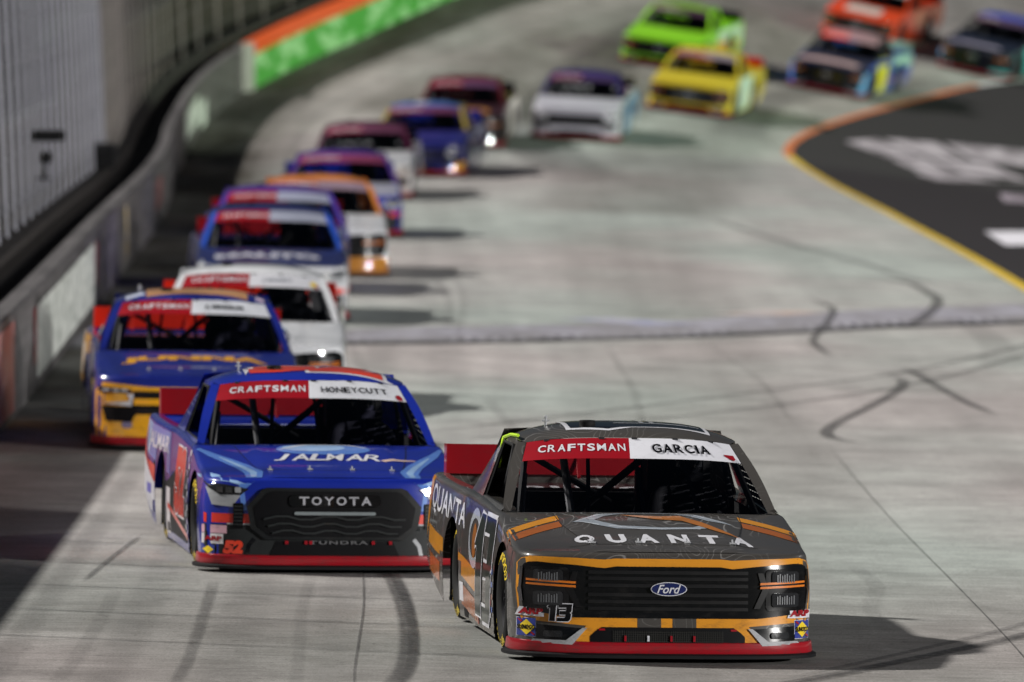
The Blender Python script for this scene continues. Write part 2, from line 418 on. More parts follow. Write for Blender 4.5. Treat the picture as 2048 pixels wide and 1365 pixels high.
def ribbon(name, pts, w0, w1=None, lift=.004, step=.6, parent=None, mat=None, fade=None, along=False):
    c = catmull(pts, 10) if len(pts) > 2 else np.array([lerp(np.array(pts[0], float), np.array(pts[1], float), t) for t in np.linspace(0, 1, 12)])
    s = np.concatenate([[0], np.cumsum(np.linalg.norm(np.diff(c, axis=0), axis=1))]); n = max(4, int(s[-1] / step))
    q = np.linspace(0, s[-1], n); c = np.stack([np.interp(q, s, c[:, 0]), np.interp(q, s, c[:, 1])], 1)
    t = np.gradient(c, axis=0); t /= np.linalg.norm(t, axis=1)[:, None]; nn = np.stack([-t[:, 1], t[:, 0]], 1)
    w = np.linspace(w0, w1 if w1 is not None else w0, n)[:, None] / 2
    cols = [-1, -.6, 0, .6, 1] if fade else [-1, 1]
    V = []; F = []; A = []
    for k in cols:
        xy = c + nn * w * k; V.append(np.column_stack([xy, height(xy[:, 0], xy[:, 1]) + lift]))
        e = np.minimum(1, np.minimum(np.arange(n), np.arange(n)[::-1]) / max(1, n * .12)) if fade else np.ones(n)
        A.append(e * (0 if fade and abs(k) == 1 else 1))
    V = np.concatenate(V); A = np.concatenate(A)
    for j in range(len(cols) - 1):
        for i in range(n - 1): F.append((j * n + i, j * n + i + 1, (j + 1) * n + i + 1, (j + 1) * n + i))
    F = [q[::-1] for q in F]
    me = mesh_from(V, F, True, 60)
    at = me.attributes.new("fade", 'FLOAT', 'POINT'); at.data.foreach_set("value", A.astype(np.float32))
    return add(name, me, parent, mat)

# edge line between track and apron: yellow down the straight, orange through the turn, then white
k_or = int(np.argmin(np.abs(IC[:, 1] - 188.0))); k_wh = int(np.argmin(np.abs(IC[:, 1] - 218.2)))
EY = worn_paint("yellow_line_paint", (.62, .42, .015), (.25, .2, .1), .30, .42)
EO = worn_paint("orange_line_paint", (.50, .13, .035), (.25, .15, .1), .30, .45)
EW = worn_paint("white_line_paint", (.55, .53, .56), (.3, .28, .3), .30, .45)
for nm, seg, mt in (("edge_line", IC[:k_or + 1], EY), ("edge_line", IC[k_or:k_wh + 1], EO), ("edge_line", IC[k_wh:], EW)):
    ribbon(nm, [tuple(p) for p in seg[::3]] + [tuple(seg[-1])], .20, lift=.005, step=1., parent=track, mat=mt)

# start-finish stripe: checker row plus faded painted band
SFB = [(-5.4, 100.5), (-2.05, 103.1), (-.2, 104.5), (2.05, 107.1), (3.5, 109.2), (5.18, 112.3), (7.6, 115.4)]
SFT = [(-5.45, 105.0), (-2.13, 107.3), (-.2, 109.3), (2.13, 112), (3.72, 115.6), (5.47, 118.6), (7.6, 122)]
def sf_point(u, v):
    x = [p[0] for p in SFB]
    a = np.array([lerp(-5.3, 7.55, u), 0.]); yb = np.interp(a[0], x, [p[1] for p in SFB]); yt = np.interp(a[0], [p[0] for p in SFT], [p[1] for p in SFT])
    y = lerp(yb, yt, v); return (a[0], y, hgt(a[0], y) + .004)
SFW = worn_paint("start_band_paint", (.33, .32, .37), (.20, .19, .20), .36, .64, 1.5, (1, .3, 1))
mb = MB().grid(lambda u, v: sf_point(u, v), lin(0, 1, 60), lin(.34, 1, 8))
add("start_line_band", mb.mesh(), track, SFW)
mw, mk = MB(), MB()
nsq = 150
for i in range(nsq):
    g = (mw if i % 2 else mk); u0, u1 = i / nsq, (i + 1) / nsq
    g.add([sf_point(u0, .16), sf_point(u1, .16), sf_point(u1, .34), sf_point(u0, .34)], [(0, 1, 2, 3)])
tag(add("start_line_white_squares", mw.mesh(False), track, worn_paint("checker_white", (.36, .35, .39), (.20, .19, .20), .46, .66, 1.4, (1, .2, 1))), kind='stuff')
tag(add("start_line_black_squares", mk.mesh(False), track, worn_paint("checker_black", (.07, .07, .08), (.22, .21, .21), .42, .66, 1.4, (1, .2, 1))), kind='stuff')
add("start_line_edge", MB().grid(lambda u, v: sf_point(u, v), lin(0, 1, 60), [0, .08, .16]).mesh(), track, worn_paint("edge_black", (.016, .016, .02), (.13, .125, .13), .36, .60, 2.2, (1, .15, 1)))
ribbon("start_line_emblem", [(3.0, 114.6), (3.45, 115.4), (3.9, 116.6)], .9, lift=.008, parent=track, mat=worn_paint("faded_emblem", (.50, .32, .22), (.40, .38, .39), .44, .80, 1.6))
ribbon("start_line_emblem", [(1.2, 111.2), (1.9, 112)], 1.6, lift=.008, parent=track, mat=worn_paint("faded_blue_emblem", (.22, .24, .42), (.42, .41, .45), .42, .75, 1.6))

# tyre marks
RM1, RM2, RM3 = rubber_mark("rubber_heavy", .72), rubber_mark("rubber_medium", .42), rubber_mark("rubber_light", .16)
def mark(pts, w, mat, w1=None): return ribbon("tyre_mark", pts, w, w1, lift=.010, step=.35, parent=track, mat=mat, fade=True)
mark([(7.3, 110.2), (6.3, 105.03), (4.8, 97.9), (3.67, 93.85), (2.26, 89.97), (.4, 85.5), (-1.0, 82)], .17, RM2)
mark([(7.3, 112.5), (6.48, 107.95), (4.72, 100.36), (3.81, 97.39), (1.75, 91.6), (-.12, 86.49), (-1.6, 83)], .17, RM2)
mark([(4.38, 99.33), (4.48, 97.74), (4.31, 95.38), (3.86, 91.8), (3.36, 88.13), (3.17, 86.0), (3.3, 84.6), (3.9, 83.5)], .17, RM1)
mark([(4.55, 101.2), (4.7, 99.99), (4.82, 96.76), (4.97, 93.06), (5.15, 90.4)], .15, RM1)
mark([(5.2, 131), (5.9, 128.0), (6.05, 125.0), (6.08, 121.84), (5.77, 117.59), (5.21, 113.02), (4.3, 111.6)], .20, RM1)
mark([(4.2, 121), (4.42, 117.75), (4.2, 113.39), (3.93, 109.73), (3.78, 106.73), (3.9, 103)], .13, RM1)
mark([(5.95, 117.5), (6.14, 111.56), (6.09, 106.77), (5.8, 101)], .35, RM3, .7)
mark([(4.3, 61), (3.5, 58.28), (2.63, 55.85), (1.86, 53.87), (1.0, 51.8)], .17, RM1)
mark([(4.3, 62.4), (3.45, 59.0), (2.5, 56.1), (1.7, 53.8)], .10, RM2)
mark([(-.95, 66), (-.92, 64.14), (-.78, 60.77), (-.70, 57.55), (-.69, 54.29), (-.8, 52.)], .16, RM1)
mark([(-.90, 64.14), (-.76, 60.77), (-.67, 57.55), (-.65, 54.29), (-.76, 52.)], .09, RM2)
mark([(-1.5, 64), (-1.47, 59.24), (-1.39, 55.48), (-1.33, 51.8)], .11, RM3)
mark([(-2.96, 68.2), (-3.0, 67.3), (-3.08, 65.0), (-3.15, 62.5)], .045, RM1)
mark([(-2.88, 62), (-2.84, 59.77), (-2.81, 54.41), (-2.85, 52)], .13, RM3)
mark([(-2.2, 63), (-2.15, 59.37), (-2.09, 54.83), (-2.1, 52)], .10, RM2)
mark([(3.5, 156), (4.79, 142.01), (5.53, 135.69), (6.16, 128.93), (7.5, 124.8)], .26, RM2)
mark([(2.6, 66), (2.7, 63.2), (2.55, 60.5), (2.62, 58.2)], .16, RM3)
mark([(4.5, 112.0), (5.0, 112.4), (5.5, 113.2)], .9, RM1)
mark([(-2.2, 103.6), (-1.4, 104.1)], .8, RM2); mark([(.1, 105.3), (1.0, 106.2)], .8, RM2); mark([(2.6, 108.5), (3.3, 109.4)], .8, RM2)
for k in range(9):       # faint lane marks left by the field
    x = random.uniform(-2.6, 6.0); y = random.uniform(62, 130); L = random.uniform(10, 26); dx = random.uniform(-.3, .3)
    mark([(x, y), (x + dx * .3, y + L * .5), (x + dx + (L * -.012), y + L)], random.uniform(.08, .2), RM3)
mark([(1.9, 170), (.6, 186), (1.5, 204), (4.0, 219), (7, 226)], 2.0, RM2)        # worn racing groove through the turn
mark([(5.0, 192), (6.0, 204.5), (8.8, 213.0), (12, 219)], 1.5, RM2)

# pour joints in the slab: narrow sealed gaps
JT = rubber_mark("joint_gap", .85)
JOINT = [[(-.9, 51), (-.99, 53.27), (-1.02, 56.37), (-1.05, 60.24), (-1.12, 64.11), (-1.35, 80)],
         [(3.42, 51), (3.39, 54.27), (3.37, 58.11), (3.30, 64.27), (3.2, 71.7), (3.1, 84)]]
for j in JOINT: ribbon("slab_joint", j, .016, lift=.007, step=1.0, parent=track, mat=JT, fade=True)
SEAL = rubber_mark("sealed_joint", .16)
for y in (54.2, 58.4, 61.9, 67.5, 74.6, 86):
    ribbon("slab_joint", [(-4.4, y - .35), (0, y), (7.6, y + .2)], .03, lift=.006, step=1.0, parent=track, mat=SEAL, fade=True)

# white lettering block, stripe and mark painted on the apron
APW = worn_paint("apron_white_paint", (.44, .38, .44), (.09, .07, .085), .36, .60, 1.4, (1, .25, 1))
APS = worn_paint("apron_white_stripe", (.78, .76, .82), (.4, .38, .42), .30, .45)
def pad(name, quad, mat, n=10):
    q = [np.array(p, float) for p in quad]
    def fn(u, v):
        p = lerp(lerp(q[0], q[1], u), lerp(q[3], q[2], u), v); return (p[0], p[1], hgt(p[0], p[1]) + .004)
    return add(name, MB().grid(fn, lin(0, 1, n), lin(0, 1, n)).mesh(), apron, mat)
pad("painted_letter", [(7.66, 196.4), (8.5, 193.0), (9.35, 195.2), (8.5, 199.0)], APW)
pad("painted_letter", [(8.52, 192.4), (9.1, 188.2), (9.95, 190.6), (9.4, 195.0)], APW)
pad("painted_letter", [(8.66, 199.3), (9.52, 195.4), (10.5, 196.8), (10.0, 201.0)], APW)
pad("painted_letter", [(8.85, 188.0), (9.25, 185.8), (10.9, 189.4), (10.1, 190.2)], APW)
pad("painted_letter", [(9.55, 195.0), (10.1, 190.6), (11.6, 192.0), (11.0, 196.6)], APW)
pad("painted_letter", [(10.2, 201.3), (10.7, 197.0), (13, 198.6), (12.5, 203.4)], APW)
pad("painted_letter", [(10.95, 190.0), (11.4, 190.6), (13.2, 192.4), (12.6, 195)], APW)
pad("painted_stripe", [(8.62, 155.6), (8.55, 147.8), (12, 154.5), (12, 163.5)], APS)
pad("painted_mark", [(10.45, 183.0), (10.30, 178.6), (13, 182.5), (13, 187.5)], APW)
pad("painted_mark", [(10.85, 178.6), (10.7, 175.6), (13, 178.5), (13, 182)], APW)

# ------------------------------------------------------------------ outer wall with barrier, fence and stands
H_WALL = 1.08
def sweep(mb, c, prof, i0=0, i1=None, d_abs=True):
    """profile [(outward offset, height above the track edge)] swept along the wall line"""
    i1 = i1 or len(c)
    idx = range(i0, i1); zs = height(c[:, 0], c[:, 1])
    offs = [offset(c, d) for d, _ in prof]
    v = [(offs[k][i][0], offs[k][i][1], zs[i] + prof[k][1]) for i in idx for k in range(len(prof))]
    m = len(prof); n = i1 - i0
    f = [(i * m + k, i * m + k + 1, (i + 1) * m + k + 1, (i + 1) * m + k) for i in range(n - 1) for k in range(m - 1)]
    return mb.add(v, f)
GREYW = worn_paint("scuffed_wall", (.115, .106, .108), (.035, .032, .032), .34, .62, 2.6, (1.2, .10, 2.2))
kpost = int(np.argmin(np.abs(WC[:, 1] - 199.6)))
wall = empty("outer_wall", (WC[60][0], WC[60][1], hgt(*WC[60])))
tag(wall, "long grey concrete barrier wall curving along the left edge of the track below the fence", "wall")
def wadd(name, me, mat, parent=wall):
    me.transform(Matrix.Translation(-Vector(wall.location))); return add(name, me, parent, mat)
w_ = wadd("wall_face", sweep(MB(), WC, [(.0, -.05), (.0, .52), (.0, H_WALL - .03), (.03, H_WALL), (.22, H_WALL), (.24, H_WALL - .5)], 0, kpost + 1).mesh(), GREYW)
# barrier seams: steel tube joints of the energy-absorbing face
ms = MB()
zs = height(WC[:, 0], WC[:, 1])
for i in range(0, kpost, 2):
    a, b = WC[i], WC[i + 1]; t = (b - a) / np.linalg.norm(b - a); n_ = np.array([t[1], -t[0]]) * .006
    p0 = a + n_; p1 = a + t * .05 + n_
    ms.add([(p0[0], p0[1], zs[i]), (p1[0], p1[1], zs[i]), (p1[0], p1[1], zs[i] + H_WALL - .04), (p0[0], p0[1], zs[i] + H_WALL - .04)], [(0, 1, 2, 3)])
tag(wadd("barrier_seam", ms.mesh(False), DARK), kind='stuff')
ORW = paint((.80, .10, .015), .5, .3); 
gm = bpy.data.materials.new("green_banner"); n, l = nt(gm)
b = n["Principled BSDF"]; b.inputs["Roughness"].default_value = .5
tc = n.new("ShaderNodeTexCoord"); mp = n.new("ShaderNodeMapping"); mp.inputs["Scale"].default_value = (1.0, .28, 1.4)
no = n.new("ShaderNodeTexNoise"); no.inputs["Scale"].default_value = 1.9; no.inputs["Detail"].default_value = 1.5
l.new(tc.outputs["Object"], mp.inputs[0]); l.new(mp.outputs[0], no.inputs["Vector"])
r_ = n.new("ShaderNodeMapRange"); r_.inputs[1].default_value = .49; r_.inputs[2].default_value = .55; l.new(no.outputs["Fac"], r_.inputs[0])
mx = n.new("ShaderNodeMix"); mx.data_type = 'RGBA'; mx.inputs[6].default_value = (.07, .34, .05, 1); mx.inputs[7].default_value = (.30, .58, .26, 1)
l.new(r_.outputs[0], mx.inputs[0]); l.new(mx.outputs[2], b.inputs["Base Color"])
wadd("green_panel", sweep(MB(), WC, [(-.03, -.05), (-.03, .45), (-.03, .80)], kpost).mesh(), gm)
wadd("orange_stripe", sweep(MB(), WC, [(-.04, .795), (-.04, H_WALL), (.0, H_WALL + .02), (.22, H_WALL + .02)], kpost).mesh(), ORW)
# white steel end plate where the grey barrier stops
p = WC[kpost]; t = (WC[kpost + 1] - WC[kpost - 1]); t /= np.linalg.norm(t); nx = np.array([t[1], -t[0]])
q0 = p - t * 1.0; z0 = hgt(*p)
mbp = MB(); 
for s0, s1 in ((-.07, .02),):
    v = []
    for zz in (-.02, H_WALL + .03):
        for d_, a_ in ((s0, -1.4), (s1 + .05, -1.4), (s1 + .05, .2), (s0, .2)):
            w0 = p + t * a_ - nx * d_ * 1.0; v.append((w0[0], w0[1], z0 + zz - (.2 * .09 if a_ < 0 else 0)))
    mbp.add(v, [(0, 1, 2, 3), (4, 7, 6, 5), (0, 4, 5, 1), (1, 5, 6, 2), (2, 6, 7, 3), (3, 7, 4, 0)])
wadd("end_plate", mbp.mesh(False), matte((.36, .35, .33), .5))
# advertising boards fixed to the wall face
def board(y0, y1, h0, h1, mat):
    k = [i for i in range(len(WC)) if y0 <= WC[i][1] <= y1]
    c = np.array([WC[0]] * 0 + [np.array([np.interp(y, WC[:80, 1], WC[:80, 0]) if y < 175 else np.interp(y, WC[:kpost + 8, 1], WC[:kpost + 8, 0]), y]) for y in np.linspace(y0, y1, 12)])
    zz = height(c[:, 0], c[:, 1]); m = MB()
    v = [(c[i][0] + .012, c[i][1], zz[i] + h) for i in range(12) for h in (h0, h1)]
    m.add(v, [(2 * i, 2 * i + 1, 2 * i + 3, 2 * i + 2) for i in range(11)])
    return wadd("advert_board", m.mesh(), mat)
WBD = worn_paint("white_board_print", (.68, .70, .66), (.28, .31, .28), .36, .56, 3., (1, .6, 2))
RBD = worn_paint("red_board_print", (.36, .05, .05), (.34, .20, .19), .40, .62, 3., (1, .6, 1))
board(91.5, 111, .12, .90, WBD); board(90.6, 91.4, .3, .9, RED); board(111.2, 112.2, .3, .88, RED)
board(66, 86, .08, .98, RBD); board(78.5, 79.6, .15, .75, WBD)
board(181.5, 188.5, .30, .86, WBD); board(189, 191, .05, .6, WBD); board(147, 153, .3, .8, RBD); board(125.5, 127, .12, .95, worn_paint("ochre_board", (.42, .30, .12), (.2, .19, .18), .4, .6))

# service trench behind the wall, fence kerb
tr = add("service_walkway", sweep(MB(), WC, [(.24, H_WALL - .38), (.74, H_WALL - .38), (.78, H_WALL - .30)]).mesh(), None, matte((.012, .012, .014), .9)); tag(tr, kind='structure')
kb = add("fence_kerb", sweep(MB(), WC, [(.78, H_WALL - .38), (.78, H_WALL - .02), (1.10, H_WALL + .02), (1.12, H_WALL - .3)]).mesh(), None, matte((.05, .045, .043), .85, 1.5, .5)); tag(kb, kind='structure')

fence = empty("catch_fence", (-6.2, 90, hgt(-6.2, 90) + 1.1))
tag(fence, "tall steel debris fence of close pale posts, cables and wire mesh above the outer wall", "fence")
def fadd(name, me, mat):
    o = add(name, me, fence, mat); return o
FO = offset(WC, .98); FZ = height(WC[:, 0], WC[:, 1]) + H_WALL
S = np.concatenate([[0], np.cumsum(np.linalg.norm(np.diff(FO, axis=0), axis=1))])
def fpt(s): return np.array([np.interp(s, S, FO[:, 0]), np.interp(s, S, FO[:, 1]), np.interp(s, S, FZ)])
POSTM2 = matte((.26, .235, .22), .55, 6, .25)
POSTM = matte((.40, .40, .45), .45, 6, .2)
pm = MB().tube([(0, 0, -.1), (-.06, 0, 1.5), (-.14, 0, 3.2), (-.1, 0, 4.6), (.5, 0, 5.6)], .026, 8).mesh()
pm2 = pm.copy(); fl = Vector(fence.location)
s_ = np.interp(58, FO[:60, 1], S[:60]); cnt = 0
s_end = np.interp(232, FO[:, 1], S)
while s_ < s_end:
    q = fpt(s_); o = add("post", pm if q[1] < 152 else pm2, fence, POSTM if q[1] < 152 else POSTM2); o.location = Vector(q) - fl; o.scale = (1, 1, random.uniform(.98, 1.02)); s_ += 2.6; cnt += 1
for h in (.35, .95, 1.55, 2.15, 2.75, 3.35, 3.95, 4.5):
    pts = [fpt(s) + np.array([-.13 * min(1, h / 2.5), 0, h]) - np.array(fl) for s in np.linspace(10, s_end, 90)]
    fadd("cable", MB().tube(pts, .014, 5).mesh(), matte((.05, .05, .055), .4))
mw = MB()
for s in np.arange(np.interp(56, FO[:60, 1], S[:60]), s_end, 1.3):
    q = fpt(s) - np.array(fl); a = .0015
    mw.add([(q[0] - .06 + a, q[1] - a, q[2]), (q[0] - .06 - a, q[1] + a, q[2]), (q[0] - .19 - a, q[1] + a, q[2] + 4.6), (q[0] - .19 + a, q[1] - a, q[2] + 4.6)], [(0, 1, 2, 3)])
tag(fadd("wire_mesh", mw.mesh(False), matte((.16, .16, .165), .5)), kind='stuff')

# grandstand behind the fence
stand = empty("grandstand", (-10, 110, 1.0)); tag(stand, "dim concrete grandstand with stepped rows and dark seats behind the fence", "grandstand")
def gadd(name, me, mat, kind=None):
    me.transform(Matrix.Translation(-Vector(stand.location))); o = add(name, me, stand, mat)
    if kind: o['kind'] = kind
    return o
gw = sweep(MB(), WC, [(1.9, H_WALL - .4), (1.92, H_WALL + .9), (1.92, H_WALL + 1.0)]).mesh()
gadd("front_wall", gw, matte((.045, .04, .034), .8, .6, .5))
rows = MB(); prof = [(1.92, H_WALL + 1.0), (3.2, H_WALL + 1.0)]
for k in range(14): prof += [(3.2 + .85 * k, H_WALL + 1.0 + .45 * (k + 1)), (3.2 + .85 * (k + 1), H_WALL + 1.0 + .45 * (k + 1))]
gadd("terrace", sweep(rows, WC, prof).mesh(False), matte((.03, .034, .033), .8, .8, .5))
seats = MB()
for k in range(12):
    c = offset(WC, 3.2 + .85 * k + .5); zz = height(WC[:, 0], WC[:, 1]) + H_WALL + 1.0 + .45 * (k + 1)
    s2 = np.concatenate([[0], np.cumsum(np.linalg.norm(np.diff(c, axis=0), axis=1))])
    for s in np.arange(40, min(s2[-1], 215), .62):
        if random.random() < .12: continue
        x, y, z = np.interp(s, s2, c[:, 0]), np.interp(s, s2, c[:, 1]), np.interp(s, s2, zz)
        seats.box(x - .05, x + .35, y - .23, y + .23, z + .38, z + .43); seats.box(x - .1, x - .04, y - .23, y + .23, z + .40, z + .85)
gadd("seat_rows", seats.mesh(False), matte((.04, .043, .05), .6, 2, .5), 'stuff')

# camera box, lamp and bracket on the fence, equipment case in the trench
def fence_unit(name, label, cat, loc, build):
    e = empty(name, loc); tag(e, label, cat)
    for nm, me, mt in build: add(nm, me, e, mt)
    return e
q = fpt(np.interp(117, FO[:60, 1], S[:60]))
fence_unit("camera_housing", "black rectangular camera box on a bracket on the debris fence", "camera", (q[0] + .12, q[1], q[2] + 1.08),
           [("housing", MB().box(-.14, .24, -.25, .25, -.075, .075).mesh(False), BLACKM), ("bracket", MB().tube([(-.45, 0, .02), (.0, 0, .02)], .022).tube([(-.45, 0, -.05), (.0, 0, -.05)], .018).mesh(), BLACKM),
            ("lens", MB().lathe_x([(.26, .05), (.29, .05), (.29, 0)], 0, 0, 0, 12).mesh(), BLACK)])
fence_unit("warning_lamp", "black round warning lamp below the camera box on the fence", "lamp", (q[0] + .14, q[1], q[2] + .74),
           [("lamp_head", MB().ell((0, 0, .04), (.075, .09, .10)).mesh(), BLACKM), ("stem", MB().tube([(0, 0, -.04), (-.02, 0, -.24)], .03).mesh(), DARK), ("foot", MB().box(-.13, .06, -.06, .06, -.27, -.23).mesh(False), DARK)])
q = offset(WC, .92); i_ = int(np.argmin(np.abs(q[:, 1] - 146)))
zq = hgt(*WC[i_]) + H_WALL + .02
fence_unit("equipment_case", "black equipment case standing in the gap behind the wall", "case", (q[i_][0], q[i_][1], zq),
           [("case_body", MB().box(-.26, .26, -.4, .4, .0, .36).mesh(False), BLACKM), ("lid", MB().box(-.27, .27, -.41, .41, .36, .42).mesh(False), DARK), ("handle", MB().tube([(-.1, -.41, .3), (-.1, -.45, .3), (.1, -.45, .3), (.1, -.41, .3)], .012).mesh(), DARK)])
# ------------------------------------------------------------------ race truck geometry (nose at y = 0, tail at y = 5.2, x = viewer's right when it faces you)
DN, PN, WN = .52, 3.2, .985           # nose depth, roundness, half width
R_ARCH, YF, YR, ZC = .385, .98, 3.83, .33
LTR = 5.2
def half_w(y): return float(np.interp(y, [.52, 1.0, 1.6, 3.2, 3.9, 4.6, 5.2], [.985, 1.0, .995, 1.0, 1.03, 1.055, 1.05]))
def shoulder_z(y): return float(np.interp(y, [0, .12, .35, .7, 1.0, 1.45, 2.3, 3.2, 5.2], [.705, .70, .705, .752, .806, .880, .905, .925, .95]))
_a = np.linspace(0, math.pi / 2, 900)
_nx, _ny = WN * np.sin(_a) ** (2 / PN), DN * (1 - np.cos(_a) ** (2 / PN))
_ns = np.concatenate([[0], np.cumsum(np.hypot(np.diff(_nx), np.diff(_ny)))])
NOSE = [(float(np.interp(s, _ns, _nx)), float(np.interp(s, _ns, _ny))) for s in np.linspace(0, _ns[-1], 30)]
def nose_y(x): return float(np.interp(abs(x), _nx, _ny))
SIDE_Y = [DN] + [YF - R_ARCH - .001] + [YF - R_ARCH * math.cos(math.pi * k / 18) for k in range(19)] + [YF + R_ARCH + .001] + \
    list(np.linspace(1.45, 3.38, 15)) + [YR - R_ARCH - .001] + [YR - R_ARCH * math.cos(math.pi * k / 18) for k in range(19)] + [YR + R_ARCH + .001] + list(np.linspace(4.3, 5.2, 8))
def bottom_z(y, k=None):
    for yc in (YF, YR):
        if abs(y - yc) <= R_ARCH + 1e-6: return ZC + math.sqrt(max(0, R_ARCH**2 - (y - yc)**2))
    if y > YR + R_ARCH: return float(np.interp(y, [4.215, 5.2], [.10, .34]))
    return .055
def inset(z, zs, fr):
    s = .02 * max(0, (.35 - z) / .3) ** 2 + .04 * max(0, (z - .45) / max(.05, zs - .45)) ** 2
    f = float(np.interp(z, [.04, .12, .22, .27, .32, .62, .68, .76], [.0, .0, .012, .02, .024, .04, .055, .085]))
    return s * (1 - fr) + f * fr
def column(x, y, nx, ny, nlev=16, nr=6):
    """vertical section of the shell at plan point (x, y) with outward plan normal (nx, ny)"""
    fr = max(0, -ny) ** 1.2; z0 = bottom_z(y); zs = shoulder_z(y); rr = .05
    out = []
    for k in range(nlev):
        z = lerp(z0, zs - rr, k / (nlev - 1)); d = inset(z, zs, fr); out.append((x - nx * d, y - ny * d, z))
    d0 = inset(zs - rr, zs, fr)
    for k in range(1, nr):
        a = math.pi / 2 * k / (nr - 1); d = d0 + rr * (1 - math.cos(a)); out.append((x - nx * d, y - ny * d, zs - rr + rr * math.sin(a)))
    return out
def normals(pts):
    p = np.array(pts, float); t = np.gradient(p, axis=0); t /= np.linalg.norm(t, axis=1)[:, None] + 1e-12
    return np.stack([t[:, 1], -t[:, 0]], 1)
def shell():
    nn = normals(NOSE); nn[0] = (0, -1); nn[-1] = (1, 0)
    half = [column(NOSE[i][0], NOSE[i][1], nn[i][0], nn[i][1]) for i in range(len(NOSE))]
    left = [[(-x, y, z) for x, y, z in c] for c in half[1:]][::-1]
    cols = left + half; m = len(cols[0])
    bump = MB().add([v for c in cols for v in c], [(i * m + j, (i + 1) * m + j, (i + 1) * m + j + 1, i * m + j + 1) for i in range(len(cols) - 1) for j in range(m - 1)])
    body = MB(); sh = []
    for sgn in (1, -1):
        cs = []
        for y in SIDE_Y:
            c = column(half_w(y), y, 1, 0)
            # the flat lower flank carries a faint crease and door shut lines
            cs.append([(sgn * x, yy, z) for x, yy, z in c])
        f = [(i * m + j, (i + 1) * m + j, (i + 1) * m + j + 1, i * m + j + 1) for i in range(len(cs) - 1) for j in range(m - 1)]
        if sgn < 0: f = [q[::-1] for q in f]
        body.add([v for c in cs for v in c], f)
        sh.append([c[-1] for c in cs])
        # bed rail: inner wall from the shoulder down to the bed cover
        k0 = next(i for i, y in enumerate(SIDE_Y) if y > 3.05)
        rail = [[p, (p[0] - sgn * .05, p[1], p[2]), (p[0] - sgn * .06, p[1], p[2] - .10)] for p in sh[-1][k0:]]
        f = [(i * 3 + j, (i + 1) * 3 + j, (i + 1) * 3 + j + 1, i * 3 + j + 1) for i in range(len(rail) - 1) for j in range(2)]
        body.add([v for c in rail for v in c], f if sgn > 0 else [q[::-1] for q in f])
        # belt top between cowl and bed, tucked under the cab
        belt = [[p, (p[0] - sgn * .12, p[1], p[2] - .004)] for p, y in zip(sh[-1], SIDE_Y) if 1.3 < y < 3.4]
        body.add([v for c in belt for v in c], [(2 * i, 2 * i + 2, 2 * i + 3, 2 * i + 1) for i in range(len(belt) - 1)])
    cR, cL = column(half_w(LTR), LTR, 1, 0), [(-x, y, z) for x, y, z in column(half_w(LTR), LTR, 1, 0)]
    body.add(cR + cL, [(j, j + 1, m + j + 1, m + j) for j in range(m - 1)])
    return bump, body, [c[-1] for c in cols], sh
BUMP, BODY, NOSE_SH, SIDE_SH = shell()

def resample(pts, n):
    p = np.array(pts, float); s = np.concatenate([[0], np.cumsum(np.linalg.norm(np.diff(p, axis=0), axis=1))])
    q = np.linspace(0, s[-1], n); return np.stack([np.interp(q, s, p[:, k]) for k in range(3)], 1)
def cowl(q): return (q * .925, 1.50 - .17 * (1 - q * q), .880 + .012 * (1 - q * q))
def hood_mesh(dome=.02):
    ic = 9                                              # corner column on the nose shoulder curve
    n = len(NOSE_SH); front = NOSE_SH[ic:n - ic]
    right = NOSE_SH[n - ic - 1:] + [p for p in SIDE_SH[0] if DN < p[1] <= 1.5]
    left = NOSE_SH[:ic + 1][::-1] + [p for p in SIDE_SH[1] if DN < p[1] <= 1.5]
    right.append(cowl(1)); left.append(cowl(-1))
    M, N = 61, 34
    F = resample(front, M); Rr = resample(right, N); L = resample(left, N); B = np.array([cowl(q) for q in np.linspace(-1, 1, M)])
    v = []
    for i in range(N):
        t = i / (N - 1)
        for j in range(M):
            s = j / (M - 1)
            p = (1 - t) * F[j] + t * B[j] + (1 - s) * L[i] + s * Rr[i] - ((1 - s) * (1 - t) * F[0] + s * (1 - t) * F[-1] + (1 - s) * t * B[0] + s * t * B[-1])
            q = abs(2 * s - 1); e = min(1, t * 5) * min(1, (1 - t) * 6)
            crown = .018 * (1 - q ** 4) * e
            d = max(0, min(1, (.62 - q) / .10)); d = d * d * (3 - 2 * d)
            p = p + np.array([0, 0, crown + dome * d * min(1, t * 8 + .35) * min(1, (1 - t) * 6)])
            v.append(p)
    mb = MB().add(v, [(i * M + j, i * M + j + 1, (i + 1) * M + j + 1, (i + 1) * M + j) for i in range(N - 1) for j in range(M - 1)])
    return mb

# cab surfaces
def WS(u, v):
    a = (.868 * u, 1.345 + .20 * u * u, .878 - .012 * u * u); b = (.690 * u, 2.10 + .17 * u * u, 1.352 - .045 * abs(u) ** 3)
    p = lerp3(a, b, v); bow = .022 * math.sin(math.pi * v)
    return (p[0], p[1] - bow * .5, p[2] + bow * .8)
def RF(u, v):
    hw = float(np.interp(v, [0, .2, .6, 1], [.690, .750, .76, .745]))
    zc = float(np.interp(v, [0, .06, .16, .42, .75, 1], [1.355, 1.385, 1.415, 1.438, 1.432, 1.385]))
    ze = float(np.interp(v, [0, .2, .5, 1], [1.308, 1.322, 1.33, 1.30]))
    y = 2.095 + .17 * u * u * (1 - v) + 1.03 * v
    return (hw * u, y, zc - (zc - ze) * abs(u) ** 3.2)
AP0, AP1 = (.918, 1.575, .888), (.752, 2.30, 1.315)
def AP(v): p = lerp3(AP0, AP1, v); return (p[0] + .012 * math.sin(math.pi * v), p[1], p[2] + .02 * math.sin(math.pi * v))
